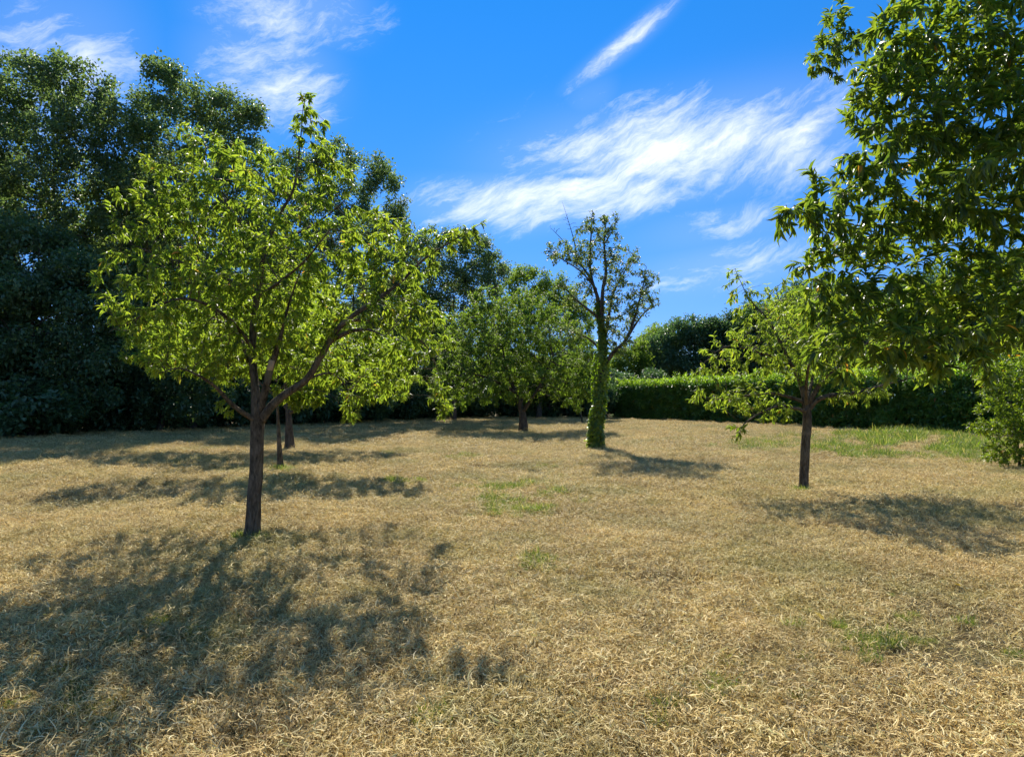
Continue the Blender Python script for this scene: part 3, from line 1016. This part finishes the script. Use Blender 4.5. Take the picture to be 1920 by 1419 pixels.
T5 = make_tree('orchard_tree', 'slender orchard tree with a thin trunk and drooping outer twigs, second from left', 'tree', b5, t5_limbs, sample_blobs(t5_blobs, 2300, d5, 0.5), M_BARK, M_ORCHARD, 0.075, 0.003, 0.11, 0.16, 80,
               0.0, 0.14, 0.05, 15, 3, 5, 0.35, 0.35, 0.6, 0.9, 0.0, 0.018, 8, None, 0, 0.95, 0.1, 0.5)
# stouter tree further back
b6 = gb(543, 846)
d6 = b6[1]
t6_limbs = [[b6] + L3(d6, [(542, 810, 0), (541, 775, 0), (536, 730, 0), (530, 660, 0), (525, 600, 0)]),
            L3(d6, [(543, 775, 0), (580, 745, -0.4), (640, 720, -0.6), (700, 700, -0.6)]),
            L3(d6, [(540, 765, 0), (490, 720, 0), (420, 690, 0), (340, 680, 0)])]
t6_blobs = [(560, 620, 120, 80, 0, 2.0), (450, 640, 110, 70, 0, 1.8), (650, 660, 110, 60, 0, 1.8), (360, 660, 70, 50, 0, 1.2), (740, 690, 50, 40, 0, 1.0), (520, 560, 90, 50, 0, 1.6), (290, 640, 60, 50, 0, 1.4), (400, 590, 90, 50, 0, 1.6)]
T6 = make_tree('orchard_tree', 'stout-trunked orchard tree standing behind the slender one', 'tree', b6, t6_limbs, sample_blobs(t6_blobs, 2300, d6, 0.5), M_BARK_DARK, M_ORCHARD, 0.165, 0.004, 0.15, 0.22, 80,
               0.0, 0.17, 0.07, 18, 3, 5, 0.35, 0.3, 0.5, 0.9, 0.08, 0.03, 6, None, 0, 0.95, 0.1, 0.3)
# wide tree in the middle distance
b4 = gb(981, 809)
d4 = b4[1]
t4_limbs = [[b4] + L3(d4, [(981, 790, 0), (978, 770, 0), (966, 735, 0), (950, 690, 0), (940, 640, 0)]),
            L3(d4, [(980, 772, 0), (1000, 742, -0.5), (1018, 712, -0.8), (1035, 670, -1.0)]),
            L3(d4, [(976, 760, 0), (985, 700, 1.0), (995, 640, 1.5)]),
            L3(d4, [(966, 735, 0), (920, 710, -0.8), (880, 700, -1.2)])]
t4_blobs = [(950, 640, 95, 75, -0.5, 2.6), (1030, 640, 75, 75, 0, 2.4), (900, 690, 75, 65, -0.5, 2.2), (1060, 700, 60, 55, -0.3, 2.0), (985, 580, 65, 50, 0, 2.2), (1080, 745, 35, 30, 0, 1.2), (980, 700, 100, 45, -1.0, 2.4), (860, 745, 40, 28, 0, 1.2), (930, 740, 50, 22, -1.0, 1.5), (915, 590, 60, 60, 0, 2.0), (870, 640, 55, 60, 0, 1.8), (1095, 660, 40, 50, 0, 1.6), (840, 720, 40, 50, 0, 1.4)]
T4 = make_tree('fruit_tree', 'wide olive-green tree with short forked trunk in the middle distance', 'tree', b4, t4_limbs, sample_blobs(t4_blobs, 3900, d4, 0.5), M_BARK_DARK, M_PEAR, 0.25, 0.006, 0.2, 0.28, 90,
               0.0, 0.165, 0.062, 25, 3, 5, 0.25, 0.3, 0.3, 0.9, 0.14, 0.05, 8, None, 0, 1.0, 0.1, 0.35)
# ivy-clad tree
b3 = gb(1117, 845)
d3 = b3[1]
t3_limbs = [[b3] + L3(d3, [(1119, 800, 0), (1122, 760, 0), (1127, 705, 0), (1130, 650, 0), (1125, 597, 0), (1121, 560, 0), (1110, 525, 0.1), (1106, 486, 0.1), (1109, 430, 0), (1111, 394, 0)]),
            L3(d3, [(1127, 620, 0), (1130, 546, -0.2), (1136, 511, -0.2), (1133, 458, -0.2), (1137, 408, -0.2)]),
            L3(d3, [(1131, 650, 0), (1139, 610, 0.3), (1149, 553, 0.5), (1170, 511, 0.6), (1192, 470, 0.7)]),
            L3(d3, [(1131, 690, 0), (1149, 662, -0.2), (1173, 638, -0.4), (1190, 595, -0.5), (1206, 535, -0.6), (1212, 500, -0.6)]),
            L3(d3, [(1173, 638, -0.4), (1205, 590, -0.1), (1235, 570, 0)]),
            L3(d3, [(1124, 597, 0), (1104, 581, -0.3), (1078, 560, -0.5), (1058, 540, -0.6), (1040, 535, -0.6)]),
            L3(d3, [(1130, 665, 0), (1112, 641, 0.3), (1088, 627, 0.5), (1058, 617, 0.6)]),
            L3(d3, [(1111, 527, 0.1), (1092, 500, 0.3), (1076, 474, 0.4), (1047, 442, 0.4), (1031, 426, 0.4)]),
            L3(d3, [(1080, 478, 0.4), (1077, 455, 0.5), (1068, 422, 0.5), (1054, 378, 0.5)]),
            L3(d3, [(1133, 458, -0.2), (1150, 430, -0.3), (1158, 405, -0.3)]),
            L3(d3, [(1121, 545, 0), (1090, 510, -0.7), (1060, 490, -0.9), (1025, 470, -1.0)])]
t3_blobs = [(1115, 470, 55, 70, 0, 1.2), (1140, 430, 28, 40, -0.2, 0.6), (1185, 560, 45, 60, -0.3, 0.9), (1215, 540, 26, 42, -0.5, 0.6), (1055, 475, 36, 26, 0, 0.8), (1150, 600, 45, 50, 0, 1.0), (1075, 555, 40, 35, -0.3, 0.8), (1110, 405, 10, 16, 0, 0.2), (1030, 480, 20, 18, -0.9, 0.3), (1160, 500, 38, 50, 0.2, 0.9), (1165, 650, 28, 30, -0.3, 0.6), (1070, 625, 30, 25, 0.4, 0.6), (1190, 480, 14, 22, 0.6, 0.3), (1060, 410, 12, 26, 0.5, 0.3, 2.0), (1040, 430, 14, 12, 0.4, 0.3, 2.0), (1075, 430, 12, 22, 0.4, 0.3, 1.5)]
bare = lambda q: ~((q[:, 0] < P(1085, 450, d3)[0]) & (q[:, 2] > P(1085, 452, d3)[2]))
T3 = make_tree('ivy_clad_tree', 'thinly leaved tree with ivy-wrapped trunk and bare twigs against the sky', 'tree', b3, t3_limbs, sample_blobs(t3_blobs, 1300, d3, 0.5), M_BARK_DARK, M_GREY, 0.20, 0.006, 0.12, 0.17, 80,
               0.2, 0.10, 0.055, 12, 4, 5, 0.15, 0.3, 0.05, 0.7, 0.10, 0.04, 12, None, 0, 0.85, 0.1, 0.25, leaf_filter=bare,
               radii=[[0.13, 0.125, 0.12, 0.115, 0.11, 0.075, 0.062, 0.045, 0.032, 0.02, 0.007], [0.085, 0.06, 0.045, 0.03, 0.01], [0.06, 0.045, 0.035, 0.02, 0.006], [0.075, 0.06, 0.045, 0.035, 0.02, 0.008], [0.04, 0.025, 0.008], [0.05, 0.04, 0.03, 0.02, 0.008], [0.05, 0.035, 0.02, 0.008], [0.045, 0.03, 0.02, 0.011, 0.004], [0.02, 0.013, 0.008, 0.003], [0.025, 0.014, 0.006], [0.035, 0.024, 0.016, 0.006]])
# ivy on its trunk
n_iv = 4600
h_ = rng.random(n_iv) ** 1.35
ivp = resample(t3_limbs[0][:7], 0.05) - b3
ci = (h_ * (len(ivp) - 1) * 0.98).astype(int)
ang_ = rng.random(n_iv) * 6.283
lump = (0.095 + 0.15 * vnoise(np.cos(ang_) * 1.3, np.sin(ang_) * 1.3 + h_ * 16, 1.0) + 0.07 * rng.random(n_iv) ** 3) * (1 - 0.62 * np.clip((h_ - 0.6) / 0.25, 0, 1))
outv = np.stack([np.cos(ang_), np.sin(ang_), np.zeros(n_iv)], 1)
ip = ivp[ci] + outv * lump[:, None]
idir = norm(outv * 0.55 + np.array([0, 0, -0.55]) + rng.normal(size=(n_iv, 3)) * 0.45)
iR = leaf_frames(idir, outv + np.array([0, 0, 0.5]) + rng.normal(size=(n_iv, 3)) * 0.3)
isz = 0.07 + 0.05 * rng.random(n_iv)
o = link('ivy', leaves_mesh('ivy', ip, iR, isz, isz * 0.8, 5, M_IVY, rng.beta(2, 2, n_iv), 0.2, 0.25), T3)
tag(o, 'green ivy wrapping the trunk', kind='stuff')
# small right-hand tree
b2 = gb(1507, 923)
d2 = b2[1]
t2_limbs = [[b2] + L3(d2, [(1508, 880, 0), (1511, 830, 0), (1514, 780, 0), (1510, 750, 0.02), (1500, 715, 0.05), (1482, 680, 0.1), (1462, 640, 0.1), (1440, 600, 0.05), (1405, 560, 0), (1378, 505, 0)]),
            L3(d2, [(1512, 772, 0), (1490, 765, -0.3), (1462, 761, -0.5), (1430, 772, -0.7), (1395, 795, -0.8), (1385, 820, -0.8)]),
            L3(d2, [(1512, 755, 0), (1455, 738, 0.1), (1400, 742, 0.2), (1330, 750, 0.3)]),
            L3(d2, [(1515, 770, 0), (1532, 750, -0.1), (1560, 741, -0.15), (1610, 735, -0.2), (1655, 722, -0.2), (1710, 708, -0.1)]),
            L3(d2, [(1514, 760, 0), (1540, 716, -0.2), (1565, 692, -0.35), (1600, 665, -0.4), (1640, 630, -0.4)]),
            L3(d2, [(1512, 755, 0), (1525, 700, 0.5), (1530, 640, 0.7), (1540, 580, 0.8)]),
            L3(d2, [(1480, 680, 0.1), (1420, 660, -0.4), (1360, 650, -0.6), (1310, 690, -0.6)]),
            L3(d2, [(1512, 760, 0), (1512, 715, -0.5), (1520, 670, -1.0), (1530, 630, -1.4)])]
t2_blobs = [(1450, 600, 85, 65, 0, 0.9), (1400, 565, 50, 45, 0, 0.5), (1372, 520, 20, 32, 0, 0.15, 1.5), (1390, 660, 85, 55, -0.3, 0.8), (1370, 745, 85, 34, -0.2, 0.8), (1380, 805, 28, 22, -0.8, 0.2, 1.2), (1530, 600, 100, 75, 0.3, 1.1, 1.3), (1630, 660, 70, 55, -0.1, 0.8, 0.5), (1690, 700, 50, 35, -0.1, 0.5, 0.3), (1490, 610, 75, 60, -1.2, 0.7), (1560, 640, 70, 55, -1.5, 0.6), (1500, 680, 85, 45, 0, 0.9), (1610, 740, 80, 28, -0.2, 0.5), (1450, 770, 50, 28, -0.5, 0.4), (1480, 545, 55, 30, 0.3, 0.5), (1560, 660, 80, 60, 0.6, 1.0), (1320, 690, 35, 25, -0.5, 0.3)]
T2 = make_tree('orchard_tree', 'low spreading orchard tree on a single dark trunk in front of the hedge', 'tree', b2, t2_limbs, sample_blobs(t2_blobs, 3200, d2, 0.5), M_BARK, M_ORCHARD, 0.078, 0.003, 0.10, 0.14, 90,
               0.0, 0.098, 0.029, 8, 3, 8, 0.35, 0.35, 0.5, 0.9, 0.0, 0.015, 10, None, 300, 0.85, 0.2, 0.6,
               radii=[[0.078, 0.072, 0.07, 0.072, 0.05, 0.036, 0.03, 0.024, 0.014, 0.007, 0.003], [0.034, 0.03, 0.022, 0.016, 0.01, 0.004], [0.032, 0.022, 0.014, 0.005], [0.044, 0.038, 0.032, 0.024, 0.015, 0.006], [0.044, 0.034, 0.028, 0.018, 0.008], [0.034, 0.024, 0.014, 0.006], [0.024, 0.016, 0.01, 0.004], [0.034, 0.026, 0.016, 0.006]])
# sapling near the middle
bs = gb(1092, 797)
ds = bs[1]
sap = [[bs] + L3(ds, [(1090, 780, 0), (1083, 755, 0), (1079, 735, 0)])]
make_tree('sapling', 'thin leaning sapling left of the ivy trunk, far back in the shade', 'sapling', bs, sap, sample_blobs([(1080, 735, 16, 14, 0, 0.6), (1072, 755, 14, 10, 0, 0.5)], 40, ds, 0.5), M_BARK, M_PEAR, 0.05, 0.006, 0.2, 0.3, 30, leaf_len=0.13, leaf_w=0.05, per=8, depth=3, kind=5, spread=0.1)

# near tree overhanging from the right: its trunk stands outside the picture
dN = 4.4
bN = np.array([5.4, 5.3, float(ground_z(5.4, 5.3))])
hub = np.array([5.2, 5.2, 1.7])
nl = [[bN, np.array([5.35, 5.25, 0.9]), hub, np.array([5.0, 5.1, 3.0]), np.array([4.6, 5.0, 4.4]), np.array([4.2, 5.0, 5.6])],
      [hub] + [P(1960, 560, 4.9), P(1840, 520, 4.6), P(1720, 500, 4.4), P(1600, 510, 4.2), P(1510, 500, 4.1)],
      [hub] + [P(1980, 640, 4.4), P(1870, 620, 4.1), P(1740, 640, 3.9), P(1640, 650, 3.8)],
      [np.array([5.05, 5.12, 2.8])] + [P(1950, 400, 4.7), P(1800, 390, 4.3), P(1650, 370, 4.1), P(1540, 370, 4.0), P(1462, 402, 3.9)],
      [np.array([4.8, 5.05, 3.7])] + [P(1940, 230, 4.6), P(1800, 230, 4.2), P(1680, 260, 4.0), P(1600, 290, 4.0)],
      [np.array([4.6, 5.0, 4.4])] + [P(1850, 80, 4.6), P(1720, 60, 4.4), P(1640, 60, 4.4)],
      [np.array([4.6, 5.0, 4.4]), P(1750, 20, 5.6), P(1650, 40, 6.2), P(1570, 80, 6.6), P(1520, 130, 6.8)],
      [np.array([5.0, 5.1, 3.0])] + [P(1960, 300, 3.9), P(1860, 300, 3.5), P(1790, 330, 3.4)]]
nb = [(1830, 90, 130, 110, 0, 0.5), (1850, 260, 110, 110, -0.2, 0.55), (1700, 80, 80, 90, 0, 0.4), (1720, 240, 110, 90, -0.2, 0.4), (1620, 330, 70, 55, -0.3, 0.3), (1850, 420, 110, 90, 0, 0.5), (1720, 400, 90, 70, -0.2, 0.4), (1600, 450, 90, 60, -0.3, 0.3), (1640, 570, 100, 60, -0.3, 0.35), (1800, 560, 110, 80, -0.1, 0.5), (1720, 640, 140, 50, -0.5, 0.4), (1880, 620, 60, 50, -0.2, 0.45),
      (1495, 385, 42, 34, -0.45, 0.15, 0.7), (1500, 500, 30, 34, -0.3, 0.15, 0.7), (1560, 80, 42, 80, 2.3, 0.5, 0.8), (2050, 200, 160, 250, 0.3, 0.7, 0.4), (2050, 520, 140, 140, 0.3, 0.7, 0.4), (1850, -120, 220, 130, 0.5, 0.9, 0.35), (1570, 560, 65, 60, -0.3, 0.25), (1545, 400, 50, 60, -0.35, 0.2), (1560, 640, 60, 45, -0.4, 0.3), (1650, 180, 70, 90, -0.1, 0.3), (1590, 690, 22, 34, -0.5, 0.12, 1.0), (1675, 705, 18, 30, -0.6, 0.12, 1.0), (1760, 700, 24, 30, -0.5, 0.12, 1.0), (1850, 695, 22, 36, -0.4, 0.12, 1.0), (1525, 330, 30, 24, -0.4, 0.1, 1.0), (1470, 430, 20, 34, -0.45, 0.1, 1.0)]
TN = make_tree('overhanging_tree', 'near tree with large glossy leaves hanging into the right side of the picture', 'tree', bN, nl, sample_blobs(nb, 8000, dN, 0.65), M_BARK, M_NEAR, 0.13, 0.0022, 0.07, 0.085, 130,
               0.0, 0.088, 0.0275, 10, 4, 8, 0.3, 0.35, 0.12, 1.2, 0.0, 0.016, 10, None, 300, 0.95, 0.1, 0.25)

# shrub at the right picture edge
bq = gb(1912, 882)
dq = bq[1]
shr = [[bq] + L3(dq, [(1910, 840, 0), (1900, 790, 0), (1895, 740, 0)]), L3(dq, [(1911, 860, 0), (1880, 830, -0.2), (1862, 800, -0.3)]), L3(dq, [(1911, 860, 0), (1940, 810, 0), (1960, 740, 0)]), L3(dq, [(1910, 850, 0), (1890, 780, 0.4), (1880, 720, 0.5)])]
shb = [(1880, 800, 55, 60, 0, 0.8), (1895, 720, 60, 50, 0, 0.7), (1870, 700, 40, 35, 0.2, 0.5), (1950, 770, 70, 100, 0, 0.9), (1890, 850, 45, 28, -0.1, 0.6), (1930, 680, 55, 40, 0, 0.6)]
make_tree('golden_shrub', 'yellow-green shrub with orange tips at the right picture edge before the hedge', 'shrub', bq, shr, sample_blobs(shb, 1700, dq, 0.5), M_BARK, M_SHRUB, 0.03, 0.0025, 0.09, 0.105, 60,
          0.05, 0.10, 0.036, 12, 4, 5, 0.2, 0.3, -0.1, 0.9, 0.03, 0.012, 6, zmin_leaf=0.05)

# ------------------------------------------------------------------ mown grass and green grass
def blade_patch(name, n, rad, mat, Lr, Wr, zr, lift, curl, upright=0.0, seg=4, tint=None, clump=0.0):
    rr = rad * np.sqrt(rng.random(n))
    a = rng.random(n) * 6.283
    p0 = np.stack([rr * np.cos(a), rr * np.sin(a), rng.random(n) * zr], 1)
    if clump:
        o1, o2 = rng.random(2) * 40
        p0[:, 2] += clump * (vnoise(p0[:, 0] + o1, p0[:, 1] + o2, 8.5) ** 2) * (1.15 - rr / rad)
    L = Lr[0] + (Lr[1] - Lr[0]) * rng.random(n) ** 1.5
    Wd = Wr[0] + (Wr[1] - Wr[0]) * rng.random(n)
    th0 = rng.random(n) * 6.283
    kap = rng.normal(size=n) * curl
    el0 = upright + rng.normal(size=n) * lift
    el1 = el0 - np.abs(rng.normal(size=n)) * (0.8 if upright == 0 else 1.0)
    pts = np.zeros((n, seg + 1, 3))
    pts[:, 0] = p0
    side = np.zeros((n, seg + 1, 3))
    roll = rng.normal(size=n) * 0.6
    for k in range(seg + 1):
        t = k / seg
        th = th0 + kap * t
        el = el0 * (1 - t) + el1 * t
        dv = np.stack([np.cos(th) * np.cos(el), np.sin(th) * np.cos(el), np.sin(el)], 1)
        sd = np.stack([-np.sin(th), np.cos(th), np.zeros(n)], 1)
        upv = np.cross(dv, sd)
        side[:, k] = sd * np.cos(roll)[:, None] + upv * np.sin(roll)[:, None]
        if k < seg:
            pts[:, k + 1] = pts[:, k] + dv * (L / seg)[:, None]
    low = pts[:, :, 2].min(1)
    pts[:, :, 2] += np.maximum(0, -0.01 - low)[:, None]
    prof = np.array([0.8, 1.0, 0.95, 0.7, 0.12]) if seg == 4 else np.linspace(1, 0.1, seg + 1)
    hw = (Wd[:, None] * prof[None])[:, :, None] * 0.5
    Lf, Rt = pts - side * hw, pts + side * hw
    v = np.stack([Lf, Rt], 2).reshape(-1, 3)
    k2 = 2 * (seg + 1)
    q = np.array([[2 * k, 2 * k + 1, 2 * k + 3, 2 * k + 2] for k in range(seg)])
    idx = (q[None] + (np.arange(n) * k2)[:, None, None]).reshape(-1)
    tn = rng.random(n) if tint is None else tint(n)
    return new_mesh(name, v, idx, np.full(n * seg, 4), mat, {'tint': np.repeat(tn, k2)})


def scatter(name, label, pts, scales, meshes, cat=None, tilt=0.1):
    """one object of countless tufts: points carrying instances of a few tuft meshes"""
    col = bpy.data.collections.new(name + '_tufts')
    for me in meshes:
        col.objects.link(bpy.data.objects.new(me.name, me))
    me = bpy.data.meshes.new(name)
    me.vertices.add(len(pts))
    me.vertices.foreach_set('co', np.ascontiguousarray(pts, dtype=np.float32).ravel())
    at = me.attributes.new('tuft_scale', 'FLOAT', 'POINT')
    at.data.foreach_set('value', np.ascontiguousarray(scales, dtype=np.float32))
    me.update()
    o = link(name, me)
    tag(o, label, cat, None, 'stuff')
    ng = bpy.data.node_groups.new(name, 'GeometryNodeTree')
    ng.interface.new_socket('Geometry', in_out='INPUT', socket_type='NodeSocketGeometry')
    ng.interface.new_socket('Geometry', in_out='OUTPUT', socket_type='NodeSocketGeometry')
    gi, go = ng.nodes.new('NodeGroupInput'), ng.nodes.new('NodeGroupOutput')
    ip = ng.nodes.new('GeometryNodeInstanceOnPoints')
    ci = ng.nodes.new('GeometryNodeCollectionInfo')
    ci.inputs['Collection'].default_value = col
    ci.inputs['Separate Children'].default_value = True
    ci.inputs['Reset Children'].default_value = True
    rv = ng.nodes.new('FunctionNodeRandomValue')
    rv.data_type = 'FLOAT_VECTOR'
    rv.inputs['Min'].default_value = (-tilt, -tilt, 0)
    rv.inputs['Max'].default_value = (tilt, tilt, 6.283)
    na = ng.nodes.new('GeometryNodeInputNamedAttribute')
    na.data_type = 'FLOAT'
    na.inputs['Name'].default_value = 'tuft_scale'
    ng.links.new(gi.outputs[0], ip.inputs['Points'])
    ng.links.new(ci.outputs[0], ip.inputs['Instance'])
    ip.inputs['Pick Instance'].default_value = True
    ng.links.new(rv.outputs[0], ip.inputs['Rotation'])
    ng.links.new(na.outputs[0], ip.inputs['Scale'])
    ng.links.new(ip.outputs[0], go.inputs[0])
    md = o.modifiers.new('tufts', 'NODES')
    md.node_group = ng
    return o


def field_pts(y0, y1, spacing, margin=2.5):
    out = []
    ys = np.arange(y0, y1, spacing)
    for y in ys:
        hw = abs(y) * 0.87 + margin
        xs = np.arange(-hw, hw, spacing)
        out.append(np.stack([xs + (rng.random(len(xs)) - 0.5) * spacing, y + (rng.random(len(xs)) - 0.5) * spacing], 1))
    p = np.vstack(out)
    # inside the garden: right of the wood edge, in front of the hedge
    keep = (p[:, 1] < 52.5) & (p[:, 0] > -22.5 + (p[:, 1] - 22) * 0.62)
    rel = p - HA
    keep &= (rel @ hn) > -0.2
    return p[keep]


hay_meshes = [blade_patch('hay_tuft', 2350, 0.62, M_HAY, (0.035, 0.092), (0.003, 0.0056), 0.022, 0.5, 2.2, clump=0.13) for _ in range(7)]
pa, pb2, pc = field_pts(-1.5, 9, 0.43), field_pts(9, 20, 0.58), field_pts(20, 53, 0.8)
pp = np.vstack([pa, pb2, pc])
sc_ = np.concatenate([0.85 + 0.4 * rng.random(len(pa)), 1.1 + 0.4 * rng.random(len(pb2)), 1.4 + 0.6 * rng.random(len(pc))])
pit = 0.6 * vnoise(pp[:, 0] + 7, pp[:, 1] + 3, 0.9) + 0.4 * vnoise(pp[:, 0], pp[:, 1] + 9, 2.1)
keep_ = pit > 0.16 + 0.10 * rng.random(len(pp))
hz = 0.012 + 0.06 * (pit - 0.5)
pp, sc_, hz = pp[keep_], sc_[keep_], hz[keep_]
scatter('mown_grass', 'dry curled mown grass covering the whole orchard floor', np.column_stack([pp, ground_z(pp[:, 0], pp[:, 1]) + hz]), sc_, hay_meshes, 'grass', 0.03)

green_meshes = [blade_patch('grass_tuft', 150, 0.16, M_GREEN, (0.07, 0.20), (0.004, 0.008), 0.01, 0.3, 0.7, 1.15) for _ in range(4)]
gp, gs = [], []


def green(px, py, rx, ry, n, s):
    for _ in range(n):
        dx, dy = rng.normal() * 0.55, rng.normal() * 0.55
        if vnoise(dx * 3 + px, dy * 3 + py, 1.3) < 0.36:
            continue
        g = G(px + rx * dx, max(py + ry * dy, 800))
        gp.append(g[:2])
        gs.append(s * (0.5 + 0.8 * rng.random() ** 2) * (1.15 - 0.35 * min(1.5, math.hypot(dx, dy))))


green(985, 922, 120, 20, 260, 0.8)
green(930, 940, 80, 30, 80, 0.7)
green(990, 962, 80, 10, 40, 0.7)
green(1430, 838, 80, 14, 170, 1.3)
green(1720, 834, 200, 26, 900, 1.9)
green(1580, 826, 60, 6, 60, 1.7)
green(1300, 806, 200, 5, 70, 0.9)
green(1700, 818, 170, 5, 160, 2.4)
green(1830, 850, 60, 20, 90, 1.3)
green(1120, 846, 22, 3, 20, 0.9)
green(870, 862, 40, 6, 40, 0.9)
green(755, 905, 40, 5, 36, 0.8)
green(350, 1200, 150, 40, 50, 0.45)
green(120, 1320, 170, 50, 40, 0.36)
green(1000, 1055, 40, 16, 40, 0.6)
green(474, 1012, 26, 7, 26, 0.7)
green(1508, 925, 20, 5, 22, 0.7)
green(526, 888, 18, 4, 24, 0.9)
green(981, 809, 20, 3, 20, 1.0)
green(1080, 880, 90, 10, 40, 0.5)
green(1650, 1200, 260, 80, 40, 0.42)
green(1300, 1300, 250, 70, 30, 0.4)
green(800, 1330, 60, 30, 12, 0.4)
green(760, 850, 80, 8, 30, 0.6)
green(1000, 818, 120, 8, 60, 0.8)
gp = np.array(gp)
scatter('green_grass', 'patches of fresh green grass growing through the dry cuttings', np.column_stack([gp, ground_z(gp[:, 0], gp[:, 1]) + 0.03]), np.array(gs), green_meshes, 'grass')

# ------------------------------------------------------------------ small things: fallen yellow leaves
M_FALLEN = leaf_material('fallen_leaf', [(0.0, (0.5, 0.36, 0.04)), (1.0, (0.6, 0.42, 0.05))], (1.0, 1.0, 1.0), 0.2, 0.6, 0.3)
fl = new_mesh('fallen_leaf', leaf_template(8, -0.15, 0.5), LEAF8_F, LEAF8_T, M_FALLEN, {'tint': np.full(8, 0.5)})
for (x, y, lab, rz) in [(1545, 1172, 'yellow fallen leaf on the dry grass, the nearer of two at right', 0.4), (1802, 1111, 'yellow fallen leaf on the dry grass, the farther of two at right', 2.0)]:
    g = G(x, y)
    o = link('fallen_leaf', fl)
    o.location = (g[0], g[1], float(ground_z(g[0], g[1])) + 0.055)
    o.rotation_euler = (0.25, 0.1, rz)
    o.scale = (0.05, 0.085, 0.085)
    tag(o, lab, 'leaf')
